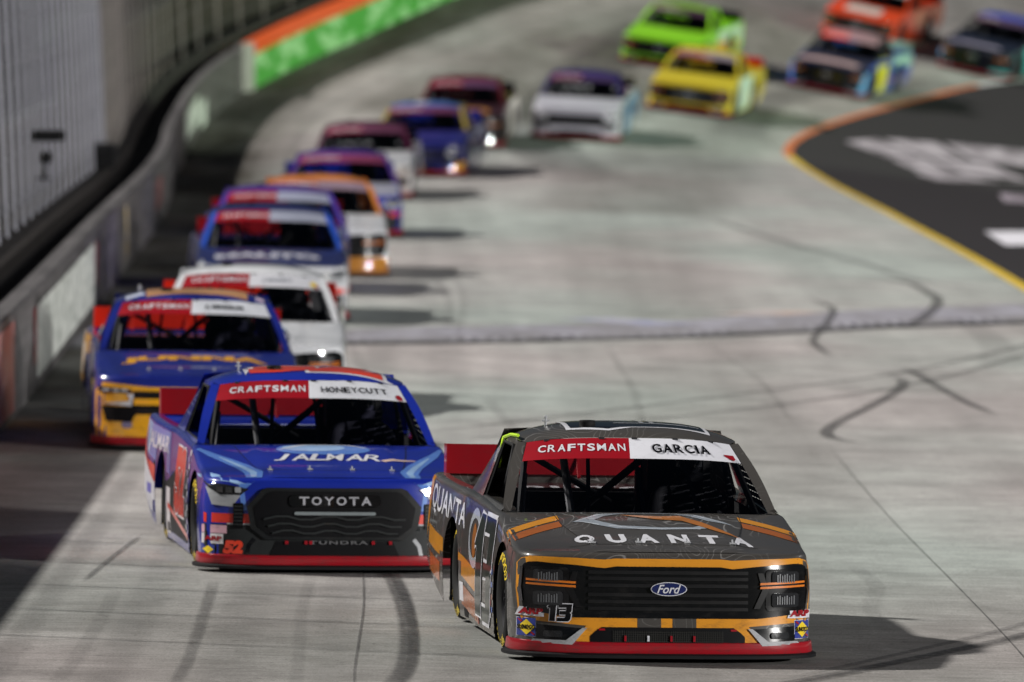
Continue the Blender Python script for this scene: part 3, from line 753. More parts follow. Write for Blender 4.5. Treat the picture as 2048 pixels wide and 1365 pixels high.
def cab_parts():
    roof = MB().grid(RF, lin(-1, 1, 37), [0, .03, .06, .1, .16, .24, .34, .46, .6, .75, .88, .95, 1])
    fr = MB()
    for s in (1, -1):
        fr.grid(lambda a, b, s=s: lerp3(WS(s, b), (s * AP(b)[0], AP(b)[1], AP(b)[2]), a), [0, .12, .5, .88, 1], lin(0, 1, 14))
        # roof rail above the side window
        fr.grid(lambda a, b, s=s: (RF(s, b)[0] + s * .010 * a, RF(s, b)[1] + .0, RF(s, b)[2] - .045 * a), [0, .4, 1], lin(.14, 1, 14))
        # rear quarter behind the side window
        fr.grid(lambda a, b, s=s: lerp3((s * .925, lerp(2.80, 3.42, a), lerp(.90, .925, a)), (s * lerp(.775, .755, a), lerp(2.90, 3.13, a), 1.29), b), lin(0, 1, 6), lin(0, 1, 10))
        # belt moulding below the window
        fr.grid(lambda a, b, s=s: (s * (.93 - .02 * a), lerp(1.56, 2.82, b), .885 + .025 * a + .015 * b), [0, .5, 1], lin(0, 1, 10))
    def RW(u, v): return (u * lerp(.90, .745, v), lerp(3.36, 3.125, v), lerp(.90, 1.36, v) + .02 * (1 - u * u) * v)
    for (a0, a1, b0, b1) in ((-1, -.74, 0, 1), (.74, 1, 0, 1), (-.74, .74, 0, .10), (-.74, .74, .88, 1)):
        fr.grid(RW, lin(a0, a1, 8), lin(b0, b1, 8))
    rg = MB().grid(RW, lin(-.74, .74, 8), lin(.10, .88, 6))
    # cowl filler below the windscreen
    fr.grid(lambda a, b: lerp3((.925 * b, 1.48 - .16 * (1 - b * b), .884), (.90 * b, 1.36 + .21 * b * b, .872), a), [0, 1], lin(-1, 1, 21))
    ws = MB().grid(WS, lin(-1, 1, 25), lin(0, 1, 14))
    return roof, fr, rg, ws
ROOF, FRAME, RGLASS, WSHIELD = cab_parts()

def side_window(s, net):
    """driver's side carries a webbing net, the other side is open with a slim frame"""
    mb = MB()
    def SW(a, b):
        lo = lerp3((.915, 1.66, .905), (.915, 2.80, .915), a); hi = lerp3((.785, 2.34, 1.285), (.782, 2.90, 1.285), a)
        p = lerp3(lo, hi, b); return (s * (p[0] - .02), p[1], p[2])
    if net:
        for k in range(9): mb.grid(lambda a, b: SW(lerp(.02, .98, a), lerp(k / 9 + .004, k / 9 + .100, b)), lin(0, 1, 6), [0, 1])
        for k in range(9): mb.grid(lambda a, b: SW(lerp(k / 9 + .02, k / 9 + .06, a), b), [0, 1], lin(0, 1, 6))
    else:
        for seq in ([SW(0, 0), SW(0, 1)], [SW(0, 1), SW(1, 1)], [SW(1, 1), SW(1, 0)], [SW(1, 0), SW(0, 0)]): mb.tube(seq, .012, 6)
    return mb

def interior():
    t = MB()
    t.box(-.84, .84, 1.55, 3.1, .30, .34)
    for s in (-1, 1): t.box(min(s * .84, s * .88), max(s * .84, s * .88), 1.5, 3.3, .30, .885)
    t.box(-.86, .86, 3.28, 3.32, .30, .925); t.box(-.86, .86, 1.44, 1.48, .30, .84)
    dash = MB(); 
    dash.grid(lambda a, b: (b * .86, lerp(1.36 + .2 * b * b, 1.92, a), lerp(.862, .80, a) - (.0 if a < .9 else .0)), [0, .5, 1], lin(-1, 1, 11))
    dash.box(-.84, .84, 1.86, 1.92, .52, .80)
    for k in range(4): dash.ell((.20 + .1 * k, 1.87, .70), (.035, .03, .035), 10, 6)
    seat = MB(); x = .37
    seat.box(x - .23, x + .23, 2.25, 2.75, .36, .50); seat.box(x - .25, x + .25, 2.72, 2.84, .40, 1.12)
    for s in (-1, 1):
        seat.box(x + s * .23 - .03, x + s * .23 + .03, 2.45, 2.8, .45, .78); seat.box(x + s * .19 - .025, x + s * .19 + .025, 2.42, 2.8, .98, 1.20)
    seat.box(x - .17, x + .17, 2.76, 2.84, 1.0, 1.24)
    cage = MB(); r = .022
    for s in (-1, 1):
        cage.tube([(s * .80, 1.62, .5), (s * .80, 1.66, .86), (s * .69, 2.28, 1.27), (s * .70, 2.78, 1.29), (s * .78, 2.80, .9), (s * .80, 2.80, .36)], r)
        for z in (.55, .68, .80): cage.tube([(s * .82, 1.64, z), (s * .82, 2.80, z)], r)
    cage.tube([(-.70, 2.78, 1.29), (.70, 2.78, 1.29)], r); cage.tube([(-.69, 2.28, 1.27), (.69, 2.28, 1.27)], r)
    cage.tube([(-.62, 2.79, .52), (.26, 2.79, 1.26)], .026); cage.tube([(-.78, 2.8, .80), (.78, 2.8, .80)], r); cage.tube([(-.70, 2.78, 1.25), (.0, 3.22, .86)], r)
    light = MB()
    light.tube([(-.45, 2.22, 1.26), (-.395, 2.05, .80)], .027); light.tube([(-.70, 2.2, 1.1), (-.74, 2.0, .80)], .016)
    strap = MB()
    for u in (-.42, .01, .44):
        strap.grid(lambda a, b, u=u: (WS(u + a * .018, b)[0], WS(u, b)[1] + .018, WS(u, b)[2] - .014), [-1, 1], lin(.02, .98, 10))
    wheel = MB(); n = 20
    ring = [(.37 + .17 * math.cos(2 * math.pi * k / n), 1.98 + .045 * math.sin(2 * math.pi * k / n), .80 + .16 * math.sin(2 * math.pi * k / n)) for k in range(n + 1)]
    wheel.tube(ring, .016, 6, False); wheel.tube([(.37, 1.98, .80), (.37, 1.90, .72)], .02); wheel.tube([(.22, 1.98, .80), (.52, 1.98, .80)], .012); wheel.tube([(.37, 1.98, .80), (.37, 1.945, .65)], .012)
    return t, dash, seat, cage, light, strap, wheel
TUB, DASH, SEAT, CAGE, BRACE, STRAP, STEER = interior()

def bed_cover():
    f = lambda u, v: (u * (half_w(lerp(3.2, 5.16, v)) - .15), lerp(3.34, 5.17, v), shoulder_z(lerp(3.2, 5.2, v)) - .085 + .02 * (1 - u * u))
    return MB().grid(f, lin(-1, 1, 13), lin(0, 1, 12))
def spoiler_mesh():
    mb = MB(); hw = .93
    for (o, s) in ((0, 1), (.014, -1)):
        mb.grid(lambda u, v: (u * hw * s, 5.10 + .09 * v + o + .03 * u * u, .945 + .205 * v), lin(-1, 1, 15), [0, .33, .66, 1])
    mb.grid(lambda u, v: (u * hw, 5.19 + .014 * v + .03 * u * u, 1.15), lin(-1, 1, 15), [0, 1])
    for s in (-1, 1): mb.box(min(s * hw, s * (hw + .006)), max(s * hw, s * (hw + .006)), 5.08, 5.24, .93, 1.152)
    for x in (-.55, 0, .55): mb.tube([(x, 5.17, 1.08), (x, 5.02, .93)], .012, 6)
    return mb
def splitter():
    st, lip = MB(), MB(); pts = [(-x, y) for x, y in NOSE[:0:-1]] + NOSE; nn = normals(pts)
    def sec(off_z): return [[(p[0] + nn[i][0] * o, p[1] + nn[i][1] * o, z) for o, z in off_z] for i, p in enumerate(pts)]
    for mbx, pr in ((st, [(.003, .130), (.012, .124), (.020, .066), (.014, .056)]), (lip, [(.012, .058), (.045, .046), (.045, .026), (-.2, .026)])):
        c = sec(pr); m = len(pr)
        mbx.add([v for q in c for v in q], [(i * m + j, i * m + j + 1, (i + 1) * m + j + 1, (i + 1) * m + j) for i in range(len(c) - 1) for j in range(m - 1)])
    return st, lip
SPLIT, LIP = splitter()
def tyre_mesh():
    return MB().lathe_x([(-.12, .20), (-.145, .225), (-.15, .27), (-.135, .315), (-.10, .333), (.10, .333), (.135, .315), (.15, .27), (.145, .225), (.12, .20)], 0, 0, 0, 36)
def rim_mesh():
    mb = MB().lathe_x([(-.12, .205), (-.125, .195), (-.09, .18), (-.075, .10), (-.095, .085), (-.10, .03), (-.10, 0)], 0, 0, 0, 24)
    for k in range(5): a = 2 * math.pi * k / 5; mb.lathe_x([(-.098, .011), (-.125, .011), (-.125, 0)], 0, .055 * math.cos(a), .055 * math.sin(a), 8)
    return mb.lathe_x([(.12, .205), (.08, .17), (.06, 0)], 0, 0, 0, 24)
ARCH = MB()
for s in (1, -1):
    for yc in (YF, YR):
        ARCH.grid(lambda a, b, s=s, yc=yc: (s * lerp(.955, .60, b), yc - (R_ARCH + .004) * math.cos(a), ZC + (R_ARCH + .004) * math.sin(a) if 0 <= a <= math.pi else .1), lin(0, math.pi, 15), [0, 1])
        ARCH.box(min(s * .58, s * .985), max(s * .58, s * .985), yc + .393, yc + .405, .08 if yc < 2 else .11, .70)
        ARCH.box(min(s * .60, s * .58), max(s * .60, s * .58), yc - .4, yc + .4, .06, .72)
ARCH.box(-.9, .9, .3, 5.1, .055, .075)

def snorkel():
    return MB().lathe_x([(0, .0)], 0, 0, 0, 3)
def puck():
    mb = MB(); n = 16
    prof = [(.055, -.02), (.055, .045), (.050, .05), (.040, .05), (.038, .0), (0, .0)]
    v = [(-.26 + r * math.cos(2 * math.pi * k / n), 2.42 + r * math.sin(2 * math.pi * k / n), 1.405 + z) for r, z in prof for k in range(n)]
    return mb.add(v, [(i * n + k, i * n + (k + 1) % n, (i + 1) * n + (k + 1) % n, (i + 1) * n + k) for i in range(len(prof) - 1) for k in range(n)])
PUCK = puck()
ANT = MB().tube([(-.52, 2.62, 1.39), (-.52, 2.62, 1.455)], .009, 8).tube([(-.545, 2.62, 1.44), (-.495, 2.62, 1.44)], .007, 6).ell((-.52, 2.62, 1.463), (.012, .012, .014), 8, 6)
# ------------------------------------------------------------------ draping printed graphics on the bodywork
def tree_of(parts):
    v = []; f = []
    for p in parts:
        k = len(v); v += p.v; f += [tuple(i + k for i in q) for q in p.f]
    return BVHTree.FromPolygons([Vector(p) for p in v], f)
HOOD = hood_mesh(.012)
TREE = tree_of([BUMP, BODY, HOOD, ROOF, FRAME])
TREE_ROOF = tree_of([ROOF])
def HOODZ(x, y):
    h_ = TREE.ray_cast(Vector((x, y, 3)), Vector((0, 0, -1)))[0]; return h_.z
PROJ = {'front': (lambda a, b: Vector((a, -2, b)), Vector((0, 1, 0))), 'top': (lambda a, b: Vector((a, b, 3)), Vector((0, 0, -1))),
        'left': (lambda a, b: Vector((-3, -a, b)), Vector((1, 0, 0))), 'right': (lambda a, b: Vector((3, a, b)), Vector((-1, 0, 0)))}
def bm_loops(loops):
    bm = bmesh.new()
    for lp in loops:
        vs_ = [bm.verts.new((p[0], p[1], 0)) for p in lp]
        try: bm.faces.new(vs_)
        except ValueError: pass
    bmesh.ops.triangulate(bm, faces=bm.faces[:])
    return bm
def drape(name, bm, proj, parent, mat, off=.003, step=.06, tree=None):
    if not isinstance(bm, bmesh.types.BMesh):
        if name in ('red_band', 'side_stripe', 'side_panel_print') and len(bm) > 1:
            return [drape(name, [lp], proj, parent, mat, off, step, tree) for lp in bm][-1]
        bm = bm_loops(bm)
    if not bm.verts: bm.free(); return None
    for ax in (0, 1):
        lo = min(v.co[ax] for v in bm.verts); hi = max(v.co[ax] for v in bm.verts)
        for k in range(math.ceil(lo / step), math.floor(hi / step) + 1):
            no = [0, 0, 0]; no[ax] = 1; co = [0, 0, 0]; co[ax] = k * step
            bmesh.ops.bisect_plane(bm, geom=bm.verts[:] + bm.edges[:] + bm.faces[:], plane_co=co, plane_no=no, dist=1e-6)
    org, d = PROJ[proj] if isinstance(proj, str) else (None, None)
    tree = tree or TREE; bad = []
    for v in bm.verts:
        if org is None: v.co = Vector(proj(v.co.x, v.co.y)); continue
        hit, no, _, _ = tree.ray_cast(org(v.co.x, v.co.y), d)
        if hit is not None and ((proj == 'left' and hit.x > -.55) or (proj == 'right' and hit.x < .55) or (proj == 'front' and hit.y > 1.0) or (proj == 'top' and hit.z < .45)):
            bad.append(v); continue
        if hit is None and proj in ('left', 'right') and v.co.y < .75: bad.append(v); continue
        if hit is None:
            o = org(v.co.x, v.co.y); hit, no, _, _ = tree.find_nearest(o + d * (2.2 if proj == 'front' else 2.0)); 
        if no.dot(d) > 0: no = -no
        v.co = hit + (no * .6 - d * .4).normalized() * off
    if bad: bmesh.ops.delete(bm, geom=bad, context='VERTS')
    if name in ('side_stripe', 'side_panel_print', 'sticker'):
        bmesh.ops.remove_doubles(bm, verts=bm.verts[:], dist=1e-6)
        todo = set(bm.faces); isl = []
        while todo:
            st = [todo.pop()]; cur = [st[0]]
            while st:
                f_ = st.pop()
                for v in f_.verts:
                    for g in v.link_faces:
                        if g in todo: todo.discard(g); st.append(g); cur.append(g)
            isl.append(cur)
        if len(isl) > 1:
            out = None
            for cur in isl:
                vv = list({v for f_ in cur for v in f_.verts}); ix = {v: i for i, v in enumerate(vv)}
                out = add(name, mesh_from([v.co for v in vv], [[ix[v] for v in f_.verts] for f_ in cur], True, 60), parent, mat)
            bm.free(); return out
    me = bpy.data.meshes.new("print"); bmesh.ops.recalc_face_normals(bm, faces=bm.faces[:]); bm.to_mesh(me); bm.free()
    me.polygons.foreach_set("use_smooth", [True] * len(me.polygons)); me.update()
    return add(name, me, parent, mat)
def text_bm(s, cx, cy, w, h, bold=.02, shear=0., rot=0., space=1.0):
    cu = bpy.data.curves.new("t", 'FONT'); cu.body = s; cu.size = 1; cu.offset = bold; cu.shear = shear; cu.space_character = space; cu.resolution_u = 3
    o = bpy.data.objects.new("t", cu); COL.objects.link(o); bpy.context.view_layer.update()
    me = bpy.data.meshes.new_from_object(o.evaluated_get(bpy.context.evaluated_depsgraph_get()))
    bpy.data.objects.remove(o); bpy.data.curves.remove(cu)
    bm = bmesh.new(); bm.from_mesh(me); bpy.data.meshes.remove(me)
    xs = [v.co.x for v in bm.verts]; ys = [v.co.y for v in bm.verts]
    x0, x1, y0, y1 = min(xs), max(xs), min(ys), max(ys); c, sn = math.cos(rot), math.sin(rot)
    for v in bm.verts:
        a = ((v.co.x - x0) / (x1 - x0) - .5) * w; b = ((v.co.y - y0) / (y1 - y0) - .5) * h
        v.co = Vector((cx + a * c - b * sn, cy + a * sn + b * c, 0))
    return bm
def letters_bm(s, cx, cy, w, h, bold=.03, fill=.80, shear=0.):
    """evenly spaced block capitals, each scaled to its own cell"""
    out = bmesh.new(); wt = [1.15 if c in 'MW' else .45 if c == 'I' else 1.0 for c in s]; tot = sum(wt); x = cx - w / 2
    for c, k in zip(s, wt):
        cw = w * k / tot; b_ = text_bm(c, x + cw / 2, cy, cw * (.55 if c == 'I' else fill) * (1.15 if shear else 1), h, bold * (.25 if c in 'MNWYHR' else .6), shear); me = bpy.data.meshes.new("q"); b_.to_mesh(me); b_.free(); out.from_mesh(me); bpy.data.meshes.remove(me); x += cw
    return out
def rect(x0, x1, z0, z1, sk=0): return [(x0, z0), (x1, z0), (x1 + sk, z1), (x0 + sk, z1)]
def stroke(pts, w):
    p = [np.array(q, float) for q in pts]; L = []; Rr = []
    for i in range(len(p)):
        t = p[min(i + 1, len(p) - 1)] - p[max(i - 1, 0)]; t = t / (np.linalg.norm(t) + 1e-9); n_ = np.array([-t[1], t[0]])
        ww = w[i] if isinstance(w, (list, tuple)) else w
        L.append(tuple(p[i] + n_ * ww / 2)); Rr.append(tuple(p[i] - n_ * ww / 2))
    return [[L[i], L[i + 1], Rr[i + 1], Rr[i]] for i in range(len(p) - 1)]
def ellipse(cx, cy, rx, ry, n=28): return [(cx + rx * math.cos(2 * math.pi * k / n), cy + ry * math.sin(2 * math.pi * k / n)) for k in range(n)]
def rrect(x0, x1, z0, z1, r, n=5):
    out = []
    for cx, cz, a0 in ((x1 - r, z1 - r, 0), (x0 + r, z1 - r, 90), (x0 + r, z0 + r, 180), (x1 - r, z0 + r, 270)):
        out += [(cx + r * math.cos(R(a0 + 90 * k / n)), cz + r * math.sin(R(a0 + 90 * k / n))) for k in range(n + 1)]
    return out
def mirror(lp): return [(-x, z) for x, z in lp][::-1]

def raised(name, loops, parent, mat, depth=.02, base=.0, proj='front', step=.08):
    """a solid moulding standing proud of the bodywork by depth"""
    bm = bm_loops(loops)
    for ax in (0, 1):
        lo = min(v.co[ax] for v in bm.verts); hi = max(v.co[ax] for v in bm.verts)
        for k in range(math.ceil(lo / step), math.floor(hi / step) + 1):
            no = [0, 0, 0]; no[ax] = 1; co = [0, 0, 0]; co[ax] = k * step
            bmesh.ops.bisect_plane(bm, geom=bm.verts[:] + bm.edges[:] + bm.faces[:], plane_co=co, plane_no=no, dist=1e-6)
    r = bmesh.ops.extrude_face_region(bm, geom=bm.faces[:])
    top = set(g for g in r['geom'] if isinstance(g, bmesh.types.BMVert))
    org, d = PROJ[proj]
    for v in bm.verts:
        hit, no, _, _ = TREE.ray_cast(org(v.co.x, v.co.y), d)
        if hit is None: hit, no, _, _ = TREE.find_nearest(org(v.co.x, v.co.y) + d * 2.1)
        if no.dot(d) > 0: no = -no
        v.co = hit + (no * .5 - d * .5).normalized() * ((depth if v in top else 0) + base)
    bmesh.ops.recalc_face_normals(bm, faces=bm.faces[:])
    me = bpy.data.meshes.new("moulding"); bm.to_mesh(me); bm.free()
    me.polygons.foreach_set("use_smooth", [True] * len(me.polygons)); me.set_sharp_from_angle(angle=R(35)); me.update()
    return add(name, me, parent, mat)
# ------------------------------------------------------------------ shared meshes
SH = dict(front_bumper=BUMP.mesh(True, 45), body=BODY.mesh(True, 35), hood=HOOD.mesh(True, 40), roof=ROOF.mesh(), cab_frame=FRAME.mesh(True, 35), rear_window=RGLASS.mesh(),
          windshield=WSHIELD.mesh(), bed_cover=bed_cover().mesh(), spoiler=spoiler_mesh().mesh(False), splitter=SPLIT.mesh(), splitter_lip=LIP.mesh(),
          tyre=tyre_mesh().mesh(True, 50), rim=rim_mesh().mesh(), wheel_housing=ARCH.mesh(), cab_floor=TUB.mesh(False), dashboard=DASH.mesh(), seat=SEAT.mesh(False), roll_cage=CAGE.mesh(),
          cage_brace=BRACE.mesh(), windshield_strap=STRAP.mesh(), steering_wheel=STEER.mesh(), roof_puck=PUCK.mesh(), antenna=ANT.mesh(), 
          net=side_window(1, True).mesh(), wframe=side_window(-1, False).mesh())

for k, x in enumerate((-.46, -.16, .16, .46)):
    SH['hood_pin%d' % k] = MB().tube([(x, .36, HOODZ(x, .36) - .01), (x, .375, HOODZ(x, .36) + .022)], .006, 6).box(x - .018, x + .018, .32, .40, HOODZ(x, .36) - .004, HOODZ(x, .36) + .005).mesh(False)
for k, x in enumerate((-.56, -.2, .02, .3, .55)):
    q_ = WS(x / .69, 1.0); SH['visor_clip%d' % k] = MB().box(q_[0] - .018, q_[0] + .018, q_[1] - .02, q_[1] + .01, q_[2] - .02, q_[2] + .006).mesh(False)
def WSO(u, v, o=.006):
    p = WS(u, v); return Vector((p[0], p[1] - o * .75, p[2] + o * .66))
def ws_print(name, bm, root, mat, o=.006): return drape(name, bm, lambda u, v: WSO(u, v, o), root, mat, step=.07)

# tyre lettering ring (yellow) on the outer sidewall
def ring_text(s, r0, a0, a1):
    bm = text_bm(s, 0, 0, 1, 1, .03)
    for v in bm.verts:
        a = lerp(a0, a1, .5 + v.co.x); r = r0 + (v.co.y) * .05
        v.co = Vector((-.1445 if r < .27 else -.143, r * math.cos(a), r * math.sin(a)))
    return bm
for k_, a0 in enumerate((R(150), R(-30))):
    bm = ring_text("GOODYEAR", .285, a0, a0 - R(95))
    for v in bm.verts: v.co.x = -.1505 + max(0, (math.hypot(v.co.y, v.co.z) - .27)) * .33 - .002
    SH['tyre_letters%d' % k_] = bpy.data.meshes.new("tyre_letters"); bm.to_mesh(SH['tyre_letters%d' % k_]); bm.free()

# ------------------------------------------------------------------ front ends
GRILLEM = matte((.005, .005, .006), .5)
SLATM = paint((.007, .007, .008), .4, .4)
def lamp_unit(root, x0, x1, z0, z1, name="headlight"):
    h = raised(name, [rrect(x0, x1, z0, z1, .025)], root, BLACK, .006, .004)
    return h
LENS = paint((.02, .021, .024), .08, 1.0)
AMBER = paint((.75, .20, .02), .3, .8)
SILV = paint((.42, .43, .45), .25, .6)

def face_ford(root, trim, base):
    parts = []
    outl = [(-.955, .62), (-.93, .655), (-.88, .672), (-.60, .668), (-.42, .660), (-.34, .668), (.34, .668), (.42, .660), (.60, .668), (.88, .672), (.93, .655), (.955, .62), (.962, .46), (.948, .31), (.93, .262),
            (.53, .232), (.60, .155), (.585, .10), (-.585, .10), (-.60, .155), (-.53, .232), (-.93, .262), (-.948, .31), (-.962, .46)]
    drape("front_trim", [outl], 'front', root, trim, .0025)
    drape("trim_block", [rect(-.20, -.045, .205, .285)], 'front', root, base, .004); drape("trim_block", [rect(.03, .185, .205, .285)], 'front', root, base, .004)
    pan = [(-.93, .59), (-.915, .618), (-.89, .632), (-.84, .637), (-.60, .622), (-.42, .606), (-.34, .617), (.34, .617), (.42, .606), (.60, .622), (.84, .637), (.89, .632), (.915, .618), (.93, .59), (.935, .46), (.92, .345), (.905, .325), (.88, .315), (.60, .285), (-.60, .285), (-.88, .315), (-.905, .325), (-.92, .345), (-.935, .46)]
    g = raised("grille", [pan], root, BLACK, .010, .003)
    for k, z in enumerate((.345, .39, .435, .495, .54, .58)):
        raised("slat", [rect(-.52, .52, z - .011, z + .011)], g, SLATM, .013, .013)
    for s in (-1, 1):
        raised("grille_edge", [[(s * .56, .35), (s * .60, .35), (s * .66, .47), (s * .62, .58), (s * .585, .58), (s * .615, .47)][::s]], g, SLATM, .012, .013)
        h = raised("headlight", [rrect(min(s * .64, s * .90), max(s * .64, s * .90), .335, .605, .03)], root, BLACK, .006, .014)
        for z in (.405, .545):
            raised("lens", [rrect(min(s * .68, s * .86), max(s * .68, s * .86), z - .045, z + .045, .02)], h, LENS, .010, .019)
            fl_ = [rect(s * .77 + dx - .004, s * .77 + dx + .004, z - .028, z + .024 + .006 * math.sin(i * 2.1)) for i, dx in enumerate(np.linspace(-.055, .055, 8))]
            drape("reflector", fl_, 'front', h, paint((.16, .165, .175), .2, .8), .034)
        b1 = raised("light_bar", [[(s * .60, .478), (s * .90, .49), (s * .90, .502), (s * .60, .492)][::s], [(s * .60, .503), (s * .90, .515), (s * .90, .528), (s * .60, .517)][::s]], h, AMBER, .010, .022)
        drape("side_chrome", stroke([(s * .925, .60), (s * .935, .47), (s * .925, .38)], .014), 'front', h, CHROME, .020)
        f = drape("fog_lamp", [[(s * .90, .238), (s * .555, .215), (s * .66, .135), (s * .84, .140)][::s]], 'front', root, BLACK, .004)
        raised("lens", [rrect(min(s * .68, s * .80), max(s * .68, s * .80), .155, .195, .015)], f, LENS, .012, .006)
        raised("bezel", [[(s * .555, .218), (s * .525, .218), (s * .62, .108), (s * .88, .118), (s * .86, .138), (s * .66, .135)][::s]], f, SILV, .014, .003)
    lg = raised("lower_grille", [[(-.43, .225), (.43, .225), (.475, .195), (.505, .165), (.505, .098), (-.505, .098), (-.505, .165), (-.475, .195)]], root, GRILLEM, .004, .003)
    raised("mesh_screen", [rect(-.36 + .0145 * k, -.36 + .0145 * k + .004, .105, .205) for k in range(50)] + [rect(-.36, .365, .105 + .0145 * k, .109 + .0145 * k) for k in range(7)], lg, matte((.028, .028, .026), .5), .003, .009, step=.3)['kind'] = 'stuff'
    for x, m_ in ((-.28, RED), (-.13, WHITE), (.02, RED), (.17, RED), (-.43, RED), (.43, RED)):
        if abs(x) < .4: raised("tow_tab", [rect(x - .007, x + .007, .135, .172)], lg, m_, .014, .009)
        else: drape("tow_tab", [rect(x - .02, x + .02, .203, .215)], 'front', lg, m_, .012)
    em = raised("emblem", [ellipse(0, .475, .118, .045)], root, WHITE, .014, .024)
    drape("emblem_field", [ellipse(0, .475, .112, .040)], 'front', em, paint((.012, .02, .10), .25), .0405)
    drape("lettering", text_bm("Ford", 0, .475, .155, .056, .012, .35), 'front', em, WHITE, .043)

def face_toyota(root, trim, base):
    octo = [(-.655, .49), (-.545, .615), (-.50, .632), (.50, .632), (.545, .615), (.655, .49), (.625, .33), (.52, .245), (-.52, .245), (-.625, .33)]
    inn = [(x * .925, .44 + (z - .44) * .88) for x, z in octo]
    fr = raised("grille_frame", [octo], root, paint((.010, .011, .012), .4, .35), .026, .002)
    g = raised("grille", [inn], root, GRILLEM, .004, .030)
    hexm = paint((.022, .025, .026), .4, .35)
    for k, z in enumerate((.405, .352, .300)):
        pts = []; w = .53 - .03 * k
        for i in range(13):
            x = lerp(-w, w, i / 12); pts.append((x, z + (.016 if i % 4 in (1, 2) else -.006)))
        raised("slat", stroke(pts, .014), g, hexm, .016, .034)
    pl = raised("name_plate", [rrect(-.345, .345, .492, .585, .04)], root, BLACK, .012, .036)
    drape("lettering", letters_bm("TOYOTA", 0, .538, .56, .062, .035), 'front', pl, paint((.42, .42, .46), .4, .3), .052)
    raised("light_bar", [rrect(-.305, .305, .432, .456, .011)], root, paint((.22, .25, .26), .3, .5), .014, .032)
    for s in (-1, 1):
        h = raised("headlight", [[(s * .955, .665), (s * .80, .650), (s * .64, .620), (s * .70, .575), (s * .85, .575), (s * .925, .62)][::s]], root, LENS, .010, .004)
        for x in (.85, .785, .72): raised("lens", [rrect(min(s * (x - .022), s * (x + .022)), max(s * (x - .022), s * (x + .022)), .592, .632, .008)], h, CHROME if x > .75 else SILV, .004, .015)
        raised("lamp_surround", [[(s * .945, .63), (s * .925, .62), (s * .86, .572), (s * .70, .570), (s * .735, .525), (s * .755, .485), (s * .905, .498), (s * .93, .575)][::s]], root, SILV, .008, .003)
        v_ = raised("side_vent", [rrect(min(s * .68, s * .755), max(s * .68, s * .755), .325, .515, .012)], root, GRILLEM, .008, .005)
        for k in range(6): raised("slat", [rect(min(s * .685, s * .75), max(s * .685, s * .75), .35 + .027 * k, .36 + .027 * k)], v_, hexm, .006, .013)
    drape("red_band", [[(-1.2, .365), (-.62, .365), (-.62, .435), (-1.2, .435)], [(1.2, .365), (1.2, .435), (.62, .435), (.62, .365)]], 'front', root, paint((.80, .05, .03), .3, .6), .003)
    drape("lower_panel", [[(-1.2, .10), (1.2, .10), (1.2, .352), (.62, .352), (.52, .24), (-.52, .24), (-.62, .352), (-1.2, .352)]], 'front', root, trim, .0025)
    drape("grey_line", [rect(-.80, -.62, .352, .364)], 'front', root, SILV, .0035); drape("grey_line", [rect(.62, .80, .352, .364)], 'front', root, SILV, .0035)
    lg = raised("lower_grille", [[(-.44, .235), (.44, .235), (.50, .10), (-.50, .10)]], root, GRILLEM, .004, .004)
    for x in (-.36, -.215, -.18, .29, .42): raised("tow_tab", [rect(x - .012, x + .012, .213, .238)], lg, RED, .014, .008)
    drape("lettering", text_bm("TUNDRA", .03, .226, .44, .026, .03, 0, 0, 1.2), 'front', lg, matte((.12, .12, .125), .5), .02)
    for s in (-1, 1): drape("corner_trim", stroke([(s * .60, .25), (s * .64, .20), (s * .66, .11)], .03), 'front', root, SILV if s > 0 else BLACK, .005)

def face_chevy(root, trim, base):
    drape("front_trim", [[(-1.2, .10), (1.2, .10), (1.2, .60), (.86, .635), (.45, .60), (-.45, .60), (-.86, .635), (-1.2, .60)]], 'front', root, trim, .0025)
    g = raised("grille", [[(-.90, .415), (-.62, .415), (-.60, .56), (.60, .56), (.62, .415), (.90, .415), (.86, .275), (.62, .265), (.58, .34), (-.58, .34), (-.62, .265), (-.86, .275)]], root, GRILLEM, .010, .004)
    raised("grille_bar", [rect(-.60, .60, .43, .49)], g, trim, .012, .012)
    for z in (.375, .53): raised("slat", [rect(-.58, .58, z - .01, z + .01)], g, SLATM, .010, .012)
    raised("emblem", [[(-.09, .45), (-.045, .45), (-.045, .435), (.045, .435), (.045, .45), (.09, .45), (.09, .475), (.045, .475), (.045, .49), (-.045, .49), (-.045, .475), (-.09, .475)]], root, paint((.55, .40, .08), .3, .5, .6), .014, .024)
    for s in (-1, 1):
        h = raised("headlight", [[(s * .94, .60), (s * .62, .575), (s * .62, .535), (s * .92, .545)][::s]], root, LENS, .010, .004)
        for x in (.86, .77, .69): raised("lens", [rrect(min(s * (x - .03), s * (x + .03)), max(s * (x - .03), s * (x + .03)), .552, .578, .008)], h, SILV, .004, .014)
        raised("lamp_surround", [[(s * .90, .44), (s * .60, .425), (s * .60, .45), (s * .64, .465), (s * .64, .50), (s * .67, .53), (s * .60, .53), (s * .60, .415)][::s]], root, WHITE, .010, .004)
    raised("lower_grille", [[(-.30, .225), (.30, .225), (.46, .10), (-.46, .10)]], root, GRILLEM, .004, .004)
FACES = dict(ford=face_ford, toyota=face_toyota, chevy=face_chevy)
FACE_SRC = {}
def copy_children(src_root, dst_root, swap):
    for ch in list(src_root.children):
        if not ch.get('_face'): continue
        copy_one(ch, dst_root, swap)
def copy_one(o, parent, swap):
    c = o.copy(); COL.objects.link(c); c.parent = parent
    for s in c.material_slots:
        if s.material in swap: s.material = swap[s.material]
    for g in o.children: copy_one(g, c, swap)
    return c

